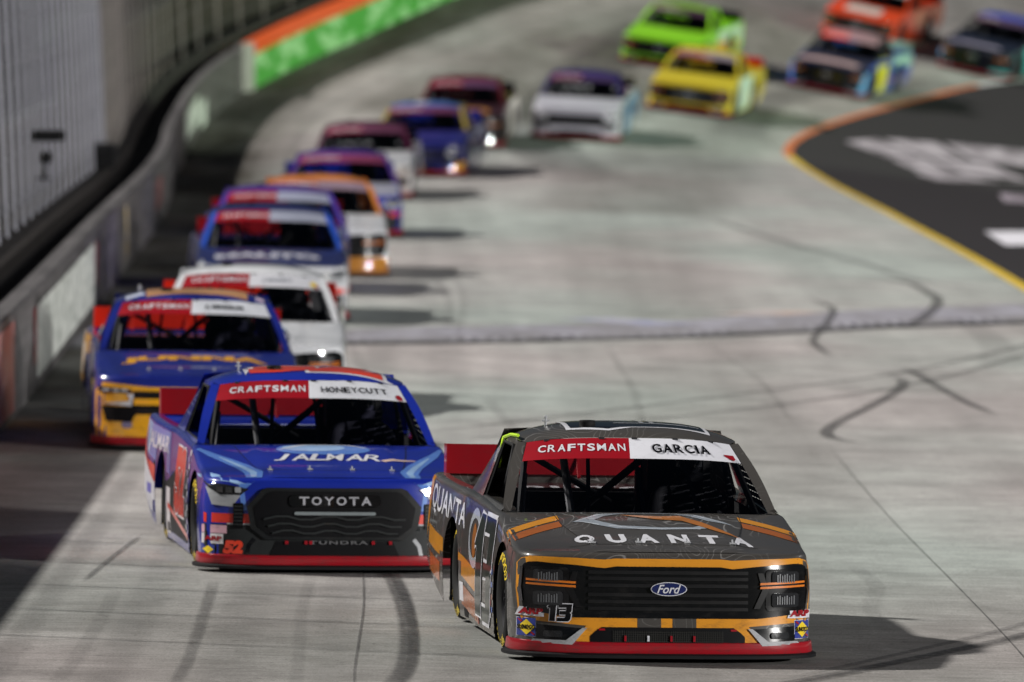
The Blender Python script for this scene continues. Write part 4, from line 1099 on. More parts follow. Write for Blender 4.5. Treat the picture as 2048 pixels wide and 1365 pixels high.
# ------------------------------------------------------------------ assemble one truck
GROUP = "race trucks running nose to tail on the banked track"
def place(root, X, Y, yaw):
    """yaw: degrees, positive turns the tail to the left of the picture"""
    n_ = ground_frame(X, Y); a = R(yaw)
    back = Vector((-math.sin(a), math.cos(a), 0)); back = (back - n_ * back.dot(n_)).normalized(); right = back.cross(n_)
    m = Matrix((right, back, n_)).transposed().to_4x4(); m.translation = Vector((X, Y, hgt(X, Y) + .008))
    root.matrix_world = m
    return m
def truck(label, X, Y, yaw, body, bumper=None, hood=None, roof=None, frame=None, bed=None, spoiler=RED, face='ford', trim=None, net=BLACKM, banner=RED, panel=WHITE, full=True, split=RED):
    bumper = bumper or body; hood = hood or body; roof = roof or body; frame = frame or roof; bed = bed or body; trim = trim or bumper
    root = empty("race_truck"); tag(root, label, "race truck", GROUP)
    place(root, X, Y, yaw)
    def P_(name, key, mat, parent=root): return add(name, SH[key], parent, mat)
    b = P_("body", 'body', body); P_("front_bumper", 'front_bumper', bumper); h = P_("hood", 'hood', hood); r = P_("roof", 'roof', roof); P_("cab_frame", 'cab_frame', frame)
    P_("windshield", 'windshield', GLASS); P_("rear_window", 'rear_window', GLASS); P_("bed_cover", 'bed_cover', bed); P_("spoiler", 'spoiler', spoiler)
    P_("splitter", 'splitter', split); P_("splitter_lip", 'splitter_lip', BLACKM); P_("wheel_housing", 'wheel_housing', BLACKM)
    for s in (-1, 1):
        for yc in (YF, YR):
            w = P_("wheel", 'tyre', RUBBER); w.location = (s * .835, yc, .335)
            if s > 0: w.rotation_euler = (0, 0, math.pi)
            P_("rim", 'rim', matte((.05, .05, .055), .45), w)
            if full: [P_("tyre_lettering", 'tyre_letters%d' % k, YEL, w) for k in (0, 1)]
    P_("cab_floor", 'cab_floor', BLACKM); P_("dashboard", 'dashboard', BLACKM); P_("seat", 'seat', BLACKM); P_("roll_cage", 'roll_cage', DARK); P_("cage_brace", 'cage_brace', TUBE)
    P_("windshield_strap", 'windshield_strap', DARK); P_("steering_wheel", 'steering_wheel', BLACKM)
    P_("window_net", 'net', net); P_("window_frame", 'wframe', BLACKM)
    P_("roof_puck", 'roof_puck', BLACKM, r)
    if full: P_("antenna", 'antenna', SILV, r); [P_("hood_pin", 'hood_pin%d' % k, SILV, h) for k in range(4)]
    # sun strip across the top of the windscreen
    if 'strip' not in SH:
        a = MB().grid(lambda u, v: tuple(WSO(lerp(-.995, -.045 + .02 * v, u), lerp(.70, .995, v), .004)), lin(0, 1, 12), lin(0, 1, 5)); SH['strip'] = a.mesh()
        a = MB().grid(lambda u, v: tuple(WSO(lerp(-.045 + .02 * v, .995, u), lerp(.70, .995, v), .004)), lin(0, 1, 12), lin(0, 1, 5)); SH['panel'] = a.mesh()
        t_ = letters_bm("CRAFTSMAN", -.475, .855, .82, .105, .045)
        tmp = drape("x", t_, lambda u, v: WSO(u, v, .008), None, WHITE, step=.07); SH['craft'] = tmp.data; bpy.data.objects.remove(tmp)
    st = P_("sun_strip", 'strip', banner); P_("lettering", 'craft', WHITE, st); pn = P_("name_strip", 'panel', panel)
    if full: [P_("visor_clip", 'visor_clip%d' % k, DARK, pn) for k in range(5)]
    # front end
    if face not in FACE_SRC:
        before = set(root.children)
        FACES[face](root, trim, bumper)
        for c in root.children:
            if c not in before: c['_face'] = 1
        FACE_SRC[face] = (root, trim, bumper)
    else:
        src, t0, b0 = FACE_SRC[face]; copy_children(src, root, {t0: trim, b0: bumper})
    return root, dict(body=b, hood=h, roof=r, strip=st, panel=pn)

def driver(root, label, suit, helm):
    """seated driver in a fire suit, hands on the wheel"""
    if 'driver' not in SH:
        x = .44
        V = [(x, 2.56, .56), (x, 2.60, .74), (x, 2.61, .90), (x, 2.60, 1.0), (x, 2.58, 1.08), (x, 2.53, 1.16),
             (x - .19, 2.59, .93), (x - .25, 2.34, .76), (x - .16, 2.04, .84), (x - .14, 1.985, .86),
             (x + .19, 2.59, .93), (x + .25, 2.34, .76), (x + .16, 2.04, .84), (x + .14, 1.985, .86),
             (x - .10, 2.48, .53), (x - .13, 2.06, .60), (x - .12, 1.70, .44), (x - .12, 1.60, .50),
             (x + .10, 2.48, .53), (x + .13, 2.06, .60), (x + .12, 1.70, .44), (x + .12, 1.60, .50)]
        E_ = [(0, 1), (1, 2), (2, 3), (3, 4), (4, 5), (3, 6), (6, 7), (7, 8), (8, 9), (3, 10), (10, 11), (11, 12), (12, 13), (0, 14), (14, 15), (15, 16), (16, 17), (0, 18), (18, 19), (19, 20), (20, 21)]
        Rr = [.15, .135, .15, .10, .055, .085, .075, .05, .035, .03, .075, .05, .035, .03, .09, .065, .045, .04, .09, .065, .045, .04]
        me = bpy.data.meshes.new("driver"); me.from_pydata(V, E_, []); o = bpy.data.objects.new("tmp", me); COL.objects.link(o)
        o.modifiers.new("skin", 'SKIN'); sk = me.skin_vertices[0].data
        for i, r_ in enumerate(Rr): sk[i].radius = (r_, r_)
        sk[0].use_root = True
        sb = o.modifiers.new("sub", 'SUBSURF'); sb.levels = 2
        bpy.context.view_layer.update()
        SH['driver'] = bpy.data.meshes.new_from_object(o.evaluated_get(bpy.context.evaluated_depsgraph_get())); bpy.data.objects.remove(o)
        SH['driver'].polygons.foreach_set("use_smooth", [True] * len(SH['driver'].polygons))
        SH['helmet'] = MB().ell((x, 2.545, 1.165), (.128, .155, .145), 24, 14).box(x - .09, x + .09, 2.385, 2.44, 1.05, 1.11).mesh()
        vz = MB(); vz.grid(lambda a, b: (x + .132 * math.sin(a), 2.545 - .158 * math.cos(a) * math.cos(b), 1.165 + .147 * math.sin(b)), lin(-1.15, 1.15, 16), lin(-.12, .42, 6)); SH['visor'] = vz.mesh()
    p = add("person", SH['driver'], None, suit); p.matrix_world = root.matrix_world.copy()
    tag(p, label, "person", "drivers seated in the trucks")
    hm = add("helmet", SH['helmet'], p, helm); add("visor", SH['visor'], hm, LENS)
    return p
# ------------------------------------------------------------------ the two leading trucks
GREY = contour_paint((.064, .059, .054), (.40, .39, .38))
ORG = paint((.74, .30, .022), .3, .9); DORG = paint((.42, .115, .02), .3, .9)
MAROON = paint((.075, .005, .012), .3, .8)
t1, p1 = truck("grey and orange race truck in the lead, with wide black grille and amber lamp bars", 1.008, 55.156, 6.3, GREY, hood=GREY, bed=MAROON, spoiler=DRED, face='ford', trim=ORG, panel=paint((.80, .80, .86), .35, .6))
hood1, side1 = p1['hood'], p1['body']
def seq(root, name, items, mat, proj, **k):
    return drape(name, items, proj, root, mat, **k)
ws_print("lettering", letters_bm("GARCIA", .455, .845, .57, .125, .045, .86), p1['panel'], BLACK, .010)
ws_print("badge", [[(.86, .80), (.955, .80), (.955, .74), (.93, .715), (.865, .77)]], p1['panel'], RED, .010)
# bonnet: word and winged ring
for ch, x in zip("QUANTA", lin(-.50, .53, 6)):
    drape("lettering", text_bm(ch, x, .45, .13, .26, .05), 'top', hood1, WHITE, .0035)
steel = paint((.34, .38, .43), .25, .9); steel2 = paint((.62, .66, .72), .22, .9); copper = paint((.45, .16, .03), .3, .9)
drape("hood_emblem", stroke([(-.16, 1.179), (.16, 1.173), (.30, 1.112), (.40, 1.004), (.52, 0.909)], [.025, .05, .075, .07, .02]) + stroke([(-.16, 1.179), (-.32, 1.112), (-.42, 0.991), (-.36, 0.882), (-.24, 0.774), (.04, 0.734), (.26, 0.761), (.38, 0.829)], [.05, .075, .09, .09, .08, .055, .05, .10]) + [[(-.38, 1.031), (-.53, 0.964), (-.38, 0.869)]], 'top', hood1, steel, .003)
drape("hood_emblem", stroke([(-.15, 1.193), (.14, 1.186), (.30, 1.125), (.50, 0.909)], [.008, .014, .02, .006]) + stroke([(-.17, 1.186), (-.34, 1.112), (-.50, 0.964), (-.36, 0.842)], [.012, .02, .014, .02]) + stroke([(-.30, 0.815), (-.1, 0.720), (.30, 0.741)], [.02, .014, .012]), 'top', hood1, steel2, .0042)
drape("hood_emblem", [[(-.20, 1.098), (.06, 1.058), (.20, 1.085), (.33, 0.923), (.48, 0.653), (.54, 0.531), (.40, 0.693), (.20, 0.950), (.04, 0.977)]], 'top', hood1, copper, .005)
drape("hood_seam", stroke([(-.62, 1.30), (-.60, .95), (-.50, .40), (-.46, .30)], .006) + stroke([(.62, 1.30), (.60, .95), (.50, .40), (.46, .30)], .006) + stroke([(-.62, .30), (0, .285), (.62, .30)], .006), 'top', hood1, BLACKM, .003)
for s in (-1, 1):
    drape("fender_stripe", [[(s * .60, 1.20), (s * .60, 1.07), (s * .99, .80), (s * .99, .93)][::s]], 'top', hood1, ORG, .003)
    drape("fender_stripe", [[(s * .60, 1.03), (s * .60, .88), (s * .99, .62), (s * .99, .77)][::s]], 'top', hood1, DORG, .003)
# roof number panel
drape("roof_number", [[(-.42, 2.28), (-.14, 2.20), (.02, 2.26), (.56, 2.30), (.56, 3.0), (-.42, 3.0)]], 'top', p1['roof'], WHITE, .003, tree=TREE_ROOF)
drape("roof_number", [[(-.39, 2.31), (-.14, 2.235), (.02, 2.29), (.53, 2.33), (.53, 2.97), (-.39, 2.97)]], 'top', p1['roof'], BLACK, .005, tree=TREE_ROOF)
drape("roof_number", [rect(-.08, .50, 2.44, 2.47), rect(-.08, .50, 2.62, 2.66), rect(.10, .13, 2.45, 2.9), rect(.17, .20, 2.45, 2.9)], 'top', p1['roof'], SILV, .007, tree=TREE_ROOF)
NEON = paint((.55, .85, .03), .4, .4)
m_ = MB().tube([(-.80, 2.93, 1.10), (-.782, 2.93, 1.24), (-.772, 2.90, 1.31), (-.755, 2.60, 1.345), (-.735, 2.36, 1.35)], .012, 6); add("drip_rail", m_.mesh(), t1, NEON)
drape("lettering", text_bm("NICK'S", -.66, 2.36, .12, .05, .03), 'top', p1['roof'], paint((.75, .6, .45), .4, .4), .004, tree=TREE_ROOF) if False else None
# front stickers
def sticker(root, x, z, w, h, under, items): 
    drape("sticker", [rect(x - w / 2, x + w / 2, z - h / 2, z + h / 2)], 'front', root, under, .004)
    for bm_, mt in items: drape("lettering", bm_, 'front', root, mt, .006)
SBLUE = paint((.03, .05, .28), .35, .6)
for s in (-1, 1):
    x = -.905 if s < 0 else .90
    x = s * .875
    drape("sticker", [[(x - .085, .286), (x + .08, .282), (x + .08, .336), (x - .065, .342)]], 'front', t1, WHITE, .012)
    drape("lettering", text_bm("ARP", x + .002, .316, .145, .042, .06, .1), 'front', t1, RED, .014)
    x2 = s * .90
    drape("sticker", [rect(x2 - .056, x2 + .056, .150, .272)], 'front', t1, WHITE, .004)
    drape("sticker", [rect(x2 - .053, x2 + .053, .153, .269)], 'front', t1, SBLUE, .006)
    drape("sticker", [[(x2, .160), (x2 + .050, .211), (x2, .262), (x2 - .050, .211)]], 'front', t1, YEL, .008)
    drape("lettering", text_bm("SUNOCO", x2, .211, .100, .030, .05, .15), 'front', t1, BLACK, .010)
    for sk in (stroke([(x2 - .046, .262), (x2 - .026, .245)], .011), stroke([(x2 + .026, .18), (x2 + .046, .163)], .011)): drape("sticker", sk, 'front', t1, RED, .008)
ONE = [(-.045, .075), (.015, .075), (-.005, -.075), (-.065, -.075), (-.05, .035), (-.075, .035)]
def thirteen(cx, cz, k, proj, root, fill, edge, off, sh=0.):
    """block figures 1 and 3 with a contrasting edge"""
    one = [(-.105, .05), (-.075, .085), (-.02, .085), (-.035, -.085), (-.085, -.085), (-.075, .045)]
    three = [(.0, .085), (.13, .085), (.12, .01), (.105, -.0), (.12, -.012), (.112, -.062), (.09, -.085), (-.015, -.085), (-.012, -.05), (.06, -.05), (.068, -.02), (.01, -.018), (.012, .016), (.07, .018), (.076, .05), (.003, .05)]
    T = lambda lp: [(cx + x * k + sh * z, cz + z * k) for x, z in lp]
    drape("number", stroke(T(one + one[:1]), .016 * k * 1.2) + stroke(T(three + three[:1]), .016 * k * 1.2), proj, root, edge, off)
    drape("number", [T(one), T(three)], proj, root, fill, off + .002)
thirteen(-.705, .312, .66, 'front', t1, BLACK, WHITE, .022)
# near flank
drape("side_stripe", [[(-5.05, .60), (-5.05, .47), (-2.3, .27), (-2.3, .42)]], 'left', side1, ORG, .003, .15)
drape("side_stripe", [[(-5.05, .42), (-5.05, .29), (-3.6, .17), (-2.3, .07), (-2.3, .22)]], 'left', side1, DORG, .003, .15)
drape("side_stripe", [[(-5.19, .93), (-5.02, .93), (-5.10, .60), (-5.19, .50)]], 'left', side1, ORG, .003, .15)
drape("lettering", text_bm("QUANTA", -4.10, .765, 1.75, .20, .012, 0, R(-2)), 'left', side1, WHITE, .004, .1)
drape("side_emblem", stroke([(-2.60 + .30 * math.cos(a), .64 + .17 * math.sin(a)) for a in np.linspace(.6, 6.6, 26)], .07), 'left', side1, steel2, .004, .1)
drape("side_emblem", [ellipse(-2.60, .62, .12, .12)], 'left', side1, copper, .004, .1)
def flank13(root, proj):
    one = [(-2.52, .60), (-2.24, .83), (-2.02, .83), (-2.14, .14), (-2.46, .14), (-2.40, .60)]
    three = [(-1.98, .83), (-1.42, .83), (-1.40, .70), (-1.46, .50), (-1.54, .48), (-1.50, .44), (-1.56, .20), (-1.68, .12), (-2.06, .12), (-2.04, .22), (-1.82, .22), (-1.78, .42), (-1.96, .42), (-1.94, .52), (-1.74, .52), (-1.70, .72), (-1.97, .72)]
    drape("number", stroke(one + one[:1], .055) + stroke(three + three[:1], .055), proj, root, WHITE, .006, .12)
    drape("number", [one, three], proj, root, paint((.018, .03, .024), .3), .008, .12)
flank13(side1, 'left')
random.seed(3)
for k in range(16):
    a = -1.385 + .0 - .09 * (k % 2); z = .84 - .042 * k
    drape("sticker", [rect(a - .085, a - .004, z - .036, z)], 'left', side1, random.choice([WHITE, paint((.5, .5, .55), .4, .4), RED, paint((.25, .12, .08), .4, .4), paint((.1, .15, .4), .4, .4), WHITE]), .004)
drape("sticker", [rect(-3.38, -3.2, .17, .30)], 'left', side1, WHITE, .004); drape("sticker", [rect(-3.2, -3.0, .07, .13)], 'left', side1, BLACKM, .004)
drape("rivet", [ellipse(-3.1 + .11 * k, .105, .014, .011, 6) for k in range(15)], 'left', side1, BLACKM, .004, 9)
drape("jack_mark", [rect(-2.34, -2.31, .08, .17)], 'left', side1, RED, .005)
drape("lettering", text_bm("GOODYEAR", .0, 0, .36, .05, .04), lambda a, b: Vector((-.935 - .0, .46 + a * .2, .72 + b)), t1, WHITE) if False else None
drape("door_seam", stroke([(-1.62, .88), (-1.60, .20)], .008) + stroke([(-3.0, .90), (-3.02, .25)], .008) + stroke([(-.55, .72), (-.50, .45), (-.53, .12)], .007), 'left', side1, BLACKM, .002)
# bed cover print, seen through the cab
drape("bed_print", text_bm("CRUTCH", 0, 4.55, 1.45, .42, .03), (lambda a, b: Vector((a, b, shoulder_z(b) - .085 + .02 * (1 - a * a) + .006))), t1, WHITE)
drape("bed_print", [rect(-.75, .75, 3.95, 4.2)], (lambda a, b: Vector((a, b, shoulder_z(b) - .085 + .02 * (1 - a * a) + .005))), t1, paint((.8, .06, .02), .35, .5))
driver(t1, "helmeted driver in dark suit sitting behind the windshield of the grey and orange truck", matte((.03, .03, .035), .8), BLACK)

BLUE = paint((.010, .027, .34), .3, 1.0); LBLUE = paint((.12, .26, .72), .3, .9); PBLUE = paint((.35, .55, .88), .3, .9); ORED = paint((.82, .06, .025), .3, .9)
CHAR = matte((.022, .024, .025), .5)
t2, p2 = truck("bright blue race truck with wide black six-sided grille and red band, beside the leading truck", -1.330, 63.773, 6.6, BLUE, bed=BLUE, spoiler=DRED, face='toyota', trim=CHAR, panel=paint((.72, .73, .78), .35, .6))
h2, s2 = p2['hood'], p2['body']
ws_print("lettering", letters_bm("HONEYCUTT", .46, .835, .74, .095, .04, .84), p2['panel'], BLACK, .010)
ws_print("badge", [ellipse(.93, .75, .035, .05, 12)], p2['panel'], RED, .010)
drape("hood_emblem", [ellipse(.0, 1.02, .36, .19, 24)], 'top', h2, LBLUE, .003)
drape("hood_emblem", [ellipse(-.07, 1.06, .24, .12, 24)], 'top', h2, PBLUE, .0045)
drape("hood_emblem", stroke([(-.34, 1.0), (-.12, 1.17), (.16, 1.17), (.33, 1.06)], [.01, .045, .035, .01]), 'top', h2, WHITE, .006)
drape("lettering", letters_bm("JALMAR", -.0, .74, .80, .20, .04, .92, .25), 'top', h2, WHITE, .007)
drape("hood_emblem", stroke([(.42, .66), (.52, .74), (.68, .78)], [.05, .05, .02]), 'top', h2, paint((.75, .55, .45), .35, .5), .004)
drape('hood_seam', stroke([(-.66, 1.30), (-.62, .90), (-.54, .34), (0, .30), (.54, .34), (.62, .90), (.66, 1.30)], .006), 'top', h2, BLACKM, .003)
drape('door_seam', stroke([(-1.62, .88), (-1.60, .20)], .008) + stroke([(-3.0, .90), (-3.02, .25)], .008), 'left', s2, BLACKM, .007)
for s in (-1, 1):
    drape("hood_stripe", stroke([(s * .93, 1.32), (s * .84, 1.02), (s * .66, .58), (s * .585, .30), (s * .60, .13)], [.03, .07, .12, .14, .12]), 'top', h2, LBLUE, .003)
    drape("hood_stripe", stroke([(s * .80, .93), (s * .665, .57), (s * .59, .31), (s * .60, .15)], [.012, .045, .055, .04]), 'top', h2, PBLUE, .0045)
    drape("front_stripe", stroke([(s * .60, .73), (s * .70, .62), (s * .67, .46)], [.08, .05, .03]), 'front', t2, LBLUE, .003)
    drape("front_stripe", stroke([(s * .97, .69), (s * .90, .70), (s * .78, .685), (s * .66, .645)], [.02, .04, .03, .02]), 'front', t2, PBLUE, .003)
    x = s * .885
    drape("sticker", [rect(x - .085, x + .085, .285, .345)], 'front', t2, paint((.72, .42, .50), .4, .4), .005)
    drape("sticker", [rect(x - .085, x + .06, .205, .28)], 'front', t2, paint((.72, .68, .70), .4, .4), .005)
    drape("lettering", text_bm("ARP", x - .01, .245, .12, .035, .05), 'front', t2, RED, .007)
    drape("sticker", [rect(x - .085, x + .0, .125, .195)], 'front', t2, SBLUE, .005)
    drape("sticker", [[(x - .043, .13), (x - .008, .16), (x - .043, .19), (x - .078, .16)]], 'front', t2, YEL, .007)
drape("lettering", text_bm("52", -.675 - .08, .185, .145, .10, .07, .15), 'front', t2, ORED, .006)
drape("roof_number", text_bm("52", .06, 2.58, 1.10, .72, .12), 'top', p2['roof'], WHITE, .003, tree=TREE_ROOF)
drape("roof_number", text_bm("52", .06, 2.58, 1.03, .66, .09), 'top', p2['roof'], ORED, .006, tree=TREE_ROOF)
drape("side_panel_print", [[(-4.35, .62), (-3.4, .50), (-2.7, .62), (-2.6, .12), (-4.2, .12)], [(-2.7, .62), (-1.40, .70), (-1.36, .12), (-2.6, .12)]], 'left', s2, CHAR, .0025, .15)
drape("side_panel_print", [[(-5.02, .90), (-3.35, .88), (-3.2, .56), (-4.95, .66)]], 'left', s2, LBLUE, .003, .15)
drape("lettering", text_bm("JALMAR", -4.1, .76, 1.45, .17, .02), 'left', s2, WHITE, .0045, .1)
drape("side_panel_print", [[(-5.19, .66), (-4.9, .55), (-4.25, .50), (-4.2, .16), (-5.19, .34)]], 'left', s2, WHITE, .003, .15)
drape("side_panel_print", [[(-5.19, .82), (-5.0, .62), (-4.22, .58), (-4.22, .44), (-5.19, .62)]], 'left', s2, ORED, .0045, .15)
drape("side_panel_print", [rect(-4.85, -4.45, .34, .42)], 'left', s2, paint((.16, .15, .50), .4, .4), .0045, .15)
drape("number", text_bm("52", -2.22, .56, 1.02, .56, .10, .1), 'left', s2, WHITE, .004, .1)
drape("number", text_bm("52", -2.22, .56, .97, .53, .08, .1), 'left', s2, ORED, .006, .1)
drape("side_stripe", [[(-3.3, .30), (-1.40, .15), (-1.40, .19), (-3.3, .345)]], 'left', s2, ORED, .005, .15)
drape("sticker", [rect(-3.40, -3.12, .10, .46)], 'left', s2, paint((.62, .58, .60), .4, .4), .0045); drape("sticker", [rect(-3.3, -3.15, .12, .19)], 'left', s2, BLACKM, .006)
for k in range(13):
    a = -1.39 - .10 * (k % 2); z = .84 - .052 * k
    drape("sticker", [rect(a - .09, a - .004, z - .044, z)], 'left', s2, random.choice([WHITE, paint((.5, .5, .58), .4, .4), paint((.35, .3, .5), .4, .4)]), .005)
drape("bed_print", [rect(-.8, .8, 4.3, 4.8)], (lambda a, b: Vector((a, b, shoulder_z(b) - .085 + .02 * (1 - a * a) + .005))), t2, paint((.55, .62, .85), .35, .5))
driver(t2, "helmeted driver behind the windshield of the bright blue truck with the six-sided grille", matte((.04, .04, .06), .8), paint((.03, .03, .05), .2))

# ------------------------------------------------------------------ third and following trucks
DBLUE = paint((.012, .022, .22), .28, 1.0); GOLD = paint((.80, .38, .012), .3, .9); BRED = paint((.62, .022, .008), .35, .6)
t3, p3 = truck("dark blue race truck with golden yellow nose, running close beside the wall", -2.977, 80.522, 3.4, DBLUE, bumper=DBLUE, bed=paint((.60, .17, .06), .4, .6), spoiler=BRED, face='chevy', trim=GOLD, panel=paint((.72, .74, .80), .35, .6))
drape("lettering", text_bm("JUNNA", -.02, .82, 1.40, .24, .06), 'top', p3['hood'], GOLD, .004)
drape("roof_number", [rect(-.46, .52, 2.22, 3.0)], 'top', p3['roof'], paint((.50, .26, .12), .4, .5), .004, tree=TREE_ROOF)
drape("roof_sticker", [rect(-.66, -.48, 2.3, 2.45)], 'top', p3['roof'], paint((.6, .65, .8), .4, .4), .004, tree=TREE_ROOF); drape("roof_sticker", [rect(.60, .68, 2.3, 2.4)], 'top', p3['roof'], paint((.75, .6, .75), .4, .4), .004, tree=TREE_ROOF)
drape("side_panel_print", [[(-5.19, .94), (-3.5, .92), (-3.45, .45), (-5.19, .40)]], 'left', p3['body'], GOLD, .003, .15)
drape("side_panel_print", [ellipse(-4.3, .68, .35, .16)], 'left', p3['body'], paint((.62, .50, .38), .4, .5), .005, .15)
ws_print("lettering", text_bm("A. MENDELUM", .40, .845, .52, .075, .04), p3['panel'], BLACK, .010)
drape("sticker", [ellipse(-.66, .24, .05, .035, 12)], 'front', t3, paint((.2, .18, .3), .4, .5), .01)
driver(t3, "helmeted driver behind the windshield of the blue truck with the golden nose", matte((.03, .03, .05), .8), paint((.02, .02, .04), .2))

WHT = paint((.76, .77, .80), .28, 1.0); NAVY = paint((.02, .025, .11), .3, .9); VIOL = paint((.09, .05, .36), .3, .9); PURP = paint((.09, .04, .26), .3, .9)
t4, p4 = truck("white race truck with light blue hood print, behind the dark blue and yellow truck", -2.691, 87.631, 2.0, WHT, bed=WHT, spoiler=BRED, face='ford', trim=WHT)
drape("lettering", text_bm("INFINITY", -.05, .72, .85, .16, .03), 'top', p4['hood'], paint((.10, .42, .68), .35, .6), .004)
drape("hood_emblem", [ellipse(-.60, .75, .07, .09, 12)], 'top', p4['hood'], paint((.06, .40, .55), .35, .6), .004)
ws_print("badge", [ellipse(.90, .80, .05, .06, 12)], p4['panel'], YEL, .010); ws_print("badge", [ellipse(.93, .74, .03, .035, 12)], p4['panel'], RED, .012)
ws_print("lettering", text_bm("J. BENNETT", .38, .845, .45, .08, .03), p4['panel'], matte((.2, .22, .26), .6), .010)
driver(t4, "helmeted driver behind the windshield of the white truck", matte((.04, .04, .05), .8), paint((.03, .03, .035), .2))

t5, p5 = truck("navy race truck with bright blue pillars and pale hood letters, behind the white truck", -3.070, 108.931, 2.5, NAVY, bumper=WHT, roof=NAVY, frame=paint((.03, .10, .55), .3, .9), spoiler=DRED, face='toyota', trim=CHAR, full=False, panel=paint((.36, .38, .48), .4, .5), bed=DRED)
drape("lettering", text_bm("MALITO", -.06, .72, 1.35, .25, .07), 'top', p5['hood'], paint((.55, .55, .62), .35, .5), .004)
t6, p6 = truck("violet blue race truck with silver grey hood, nose hidden behind the navy truck", -3.236, 118.004, 2.0, paint((.10, .06, .45), .3, .9), hood=paint((.16, .18, .28), .3, .9), bumper=NAVY, roof=PURP, frame=VIOL, spoiler=DRED, face='ford', trim=NAVY, full=False, panel=paint((.36, .38, .50), .4, .5))
t7, p7 = truck("white hooded race truck with orange roof and orange lower bumper", -2.778, 124.433, 3.0, WHT, hood=WHT, roof=paint((.72, .24, .04), .3, .9), spoiler=ORG, face='ford', trim=WHT, bumper=WHT, full=False, banner=paint((.45, .16, .14), .4, .5), panel=paint((.34, .24, .30), .4, .5), split=paint((.4, .14, .02), .4, .5))
drape("lower_panel", [rect(-1.2, 1.2, .09, .29)], 'front', t7, paint((.55, .22, .02), .3, .9), .022)
t8, p8 = truck("purple roofed race truck with blue and white flank, behind the orange roofed truck", -2.798, 142.116, 2.0, paint((.03, .04, .40), .3, .9), hood=paint((.5, .5, .6), .3, .9), roof=PURP, spoiler=BLUE, face='toyota', trim=CHAR, full=False, banner=paint((.26, .03, .09), .4, .5), panel=paint((.26, .05, .12), .4, .5))
t9, p9 = truck("maroon roofed race truck with white hood, ahead of the dark blue truck with yellow pillars", -2.864, 161.851, -1.0, WHT, hood=WHT, roof=paint((.10, .015, .05), .3, .9), spoiler=BLACK, face='chevy', trim=paint((.6, .5, .45), .3, .9), full=False, banner=paint((.26, .03, .07), .4, .5), panel=paint((.16, .05, .10), .4, .5))
t10, p10 = truck("dark blue race truck with yellow pillars and a pale blue roof", -1.926, 172.127, -4.0, paint((.02, .022, .20), .3, .9), roof=paint((.08, .18, .50), .3, .9), frame=paint((.48, .36, .10), .3, .9), spoiler=BLUE, face='chevy', trim=paint((.012, .012, .11), .3, .9), full=False, banner=paint((.22, .03, .08), .4, .5), panel=paint((.18, .05, .13), .4, .5))
drape("front_stripe", [[(.55, .10), (1.2, .10), (1.2, .34), (.85, .30)]], 'front', t10, GOLD, .006)
drape("roof_sticker", [ellipse(-.08, 2.35, .17, .14, 14)], 'top', p10['roof'], WHITE, .004, tree=TREE_ROOF)
t11, p11 = truck("black and maroon race truck with an orange stripe on its hood", -1.159, 183.139, -3.0, paint((.10, .02, .02), .3, .9), bumper=paint((.03, .012, .012), .3, .9), hood=paint((.045, .01, .012), .3, .9), roof=paint((.13, .01, .02), .3, .9), spoiler=BLACK, face='ford', trim=paint((.02, .012, .012), .3, .9), full=False, banner=paint((.26, .015, .04), .4, .5), panel=paint((.15, .06, .14), .4, .5))
drape("hood_stripe", [rect(-.75, .62, .35, .75)], 'top', p11['hood'], paint((.55, .22, .03), .3, .8), .004)
drape("side_panel_print", [[(1.5, .85), (4.8, .9), (4.8, .2), (1.5, .15)]], 'right', p11['body'], paint((.50, .42, .42), .4, .6), .003, .15)
t12, p12 = truck("silvery white race truck with dark blue roof, running alone in the middle of the track", 1.358, 186.911, -4.5, WHT, hood=paint((.60, .58, .66), .3, .9), bumper=paint((.56, .54, .62), .3, .9), roof=paint((.03, .02, .14), .3, .9), spoiler=BLACK, face='chevy', trim=paint((.56, .54, .62), .3, .9), full=False, banner=paint((.16, .02, .07), .4, .5), panel=paint((.07, .04, .13), .4, .5))
raised('grille', [rect(-.62, .62, .36, .50)], t12, GRILLEM, .012, .03); raised('lower_grille', [rect(-.58, .58, .10, .19)], t12, GRILLEM, .012, .012)
drape("side_panel_print", [[(.55, .72), (5.1, .92), (5.1, .12), (.55, .10)]], 'right', p12['body'], paint((.16, .34, .60), .4, .6), .003, .15)
t13, p13 = truck("yellow race truck with white patch along its flank and black grille", 4.040, 198.127, -9.5, paint((.72, .55, .03), .3, .9), spoiler=BRED, face='ford', trim=paint((.66, .44, .02), .3, .9), full=False, banner=paint((.26, .03, .05), .4, .5), panel=paint((.34, .26, .32), .4, .5))
drape("side_panel_print", [[(1.4, .85), (3.4, .88), (3.1, .12), (1.4, .10)]], 'right', p13['body'], paint((.62, .78, .62), .4, .6), .003, .15)
t14, p14 = truck("lime green race truck with orange and pale green flank, high on the banking", 3.534, 209.437, -12.5, paint((.30, .72, .02), .3, .9), roof=paint((.22, .42, .03), .3, .9), frame=paint((.34, .78, .02), .3, .9), spoiler=BLACK, face='ford', trim=paint((.22, .60, .02), .3, .9), full=False, banner=paint((.12, .03, .07), .4, .5), panel=paint((.09, .04, .08), .4, .5))
drape("side_panel_print", [[(2.4, .85), (5.0, .92), (5.0, .5), (2.4, .45)]], 'right', p14['body'], paint((.55, .70, .50), .4, .6), .003, .15)
drape("side_panel_print", [[(2.2, .6), (4.6, .55), (4.6, .15), (2.2, .12)]], 'right', p14['body'], paint((.75, .32, .02), .4, .6), .004, .15)
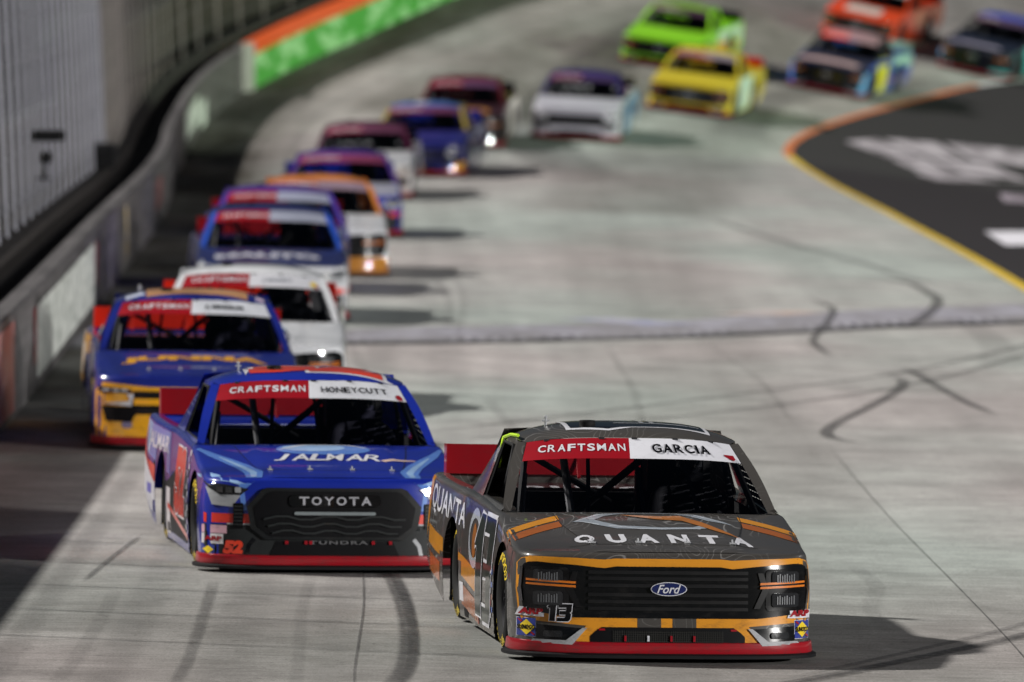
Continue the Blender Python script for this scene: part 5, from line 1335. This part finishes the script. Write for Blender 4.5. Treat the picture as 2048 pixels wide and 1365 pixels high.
t15, p15 = truck("black nosed race truck with blue corners, pink hood edge and yellow patch on its flank", 7.639, 209.581, -14.0, paint((.03, .09, .40), .3, .9), bumper=paint((.012, .018, .07), .3, .9), hood=paint((.03, .03, .06), .3, .9), roof=paint((.40, .22, .25), .3, .9), frame=BLACK, spoiler=paint((.4, .6, .5), .3, .9), face='ford', trim=paint((.012, .012, .03), .3, .9), full=False, banner=ORED, panel=paint((.40, .24, .28), .4, .5))
drape('hood_stripe', [[(-.86, .28), (.62, .28), (.70, .62), (-.80, .62)]], 'top', p15['hood'], paint((.70, .46, .46), .3, .9), .004)
for s in (-1, 1): drape("front_stripe", [[(s * .80, .12), (s * 1.2, .12), (s * 1.2, .66), (s * .90, .62)][::s]], 'front', t15, paint((.06, .12, .55), .3, .9) if s < 0 else paint((.16, .42, .75), .3, .9), .03)
drape("side_panel_print", [[(1.3, .90), (2.6, .92), (2.4, .10), (1.3, .10)]], 'right', p15['body'], paint((.80, .74, .02), .4, .6), .003, .15)
drape("side_panel_print", [[(3.2, .92), (5.0, .94), (5.0, .66), (3.2, .62)]], 'right', p15['body'], paint((.40, .66, .52), .4, .6), .003, .15)
t16, p16 = truck("bright orange red race truck with pale hood patch, cut by the picture's top edge", 8.884, 222.644, -16.0, paint((.82, .07, .012), .3, .9), spoiler=BLACK, face='ford', trim=paint((.70, .05, .012), .3, .9), full=False)
drape("hood_stripe", [rect(-.5, .45, .35, .95)], 'top', p16['hood'], paint((.58, .60, .58), .3, .8), .004)
drape("side_panel_print", [[(2.2, .85), (5.0, .92), (5.0, .4), (2.2, .45)]], 'right', p16['body'], paint((.85, .30, .16), .4, .6), .003, .15)
t17, p17 = truck("black race truck with turquoise flank and blue roof, rearmost truck of the field", 11.800, 220.324, -20.0, paint((.012, .015, .03), .3, .9), hood=paint((.012, .015, .03), .3, .9), roof=paint((.06, .09, .45), .3, .9), frame=BLACK, spoiler=BLACK, face='ford', trim=paint((.01, .012, .02), .3, .9), full=False, panel=paint((.10, .06, .12), .4, .5), banner=paint((.08, .02, .05), .4, .5))
drape('hood_stripe', [[(-.80, .24), (.60, .24), (.60, .42), (-.80, .42)]], 'top', p17['hood'], paint((.42, .36, .50), .3, .9), .004)
drape("front_stripe", [[(-1.2, .30), (-.88, .30), (-.86, .48), (-1.2, .50)]], 'front', t17, paint((.10, .32, .62), .3, .9), .03)
drape("front_stripe", [[(.35, .10), (1.2, .10), (1.2, .24), (.5, .22)]], 'front', t17, paint((.03, .42, .42), .3, .9), .006)
drape("side_panel_print", [[(.56, .70), (2.4, .88), (2.9, .10), (.56, .10)]], 'right', p17['body'], paint((.05, .48, .48), .4, .6), .003, .15)
for o in list(bpy.data.objects):
    if '_face' in o: del o['_face']
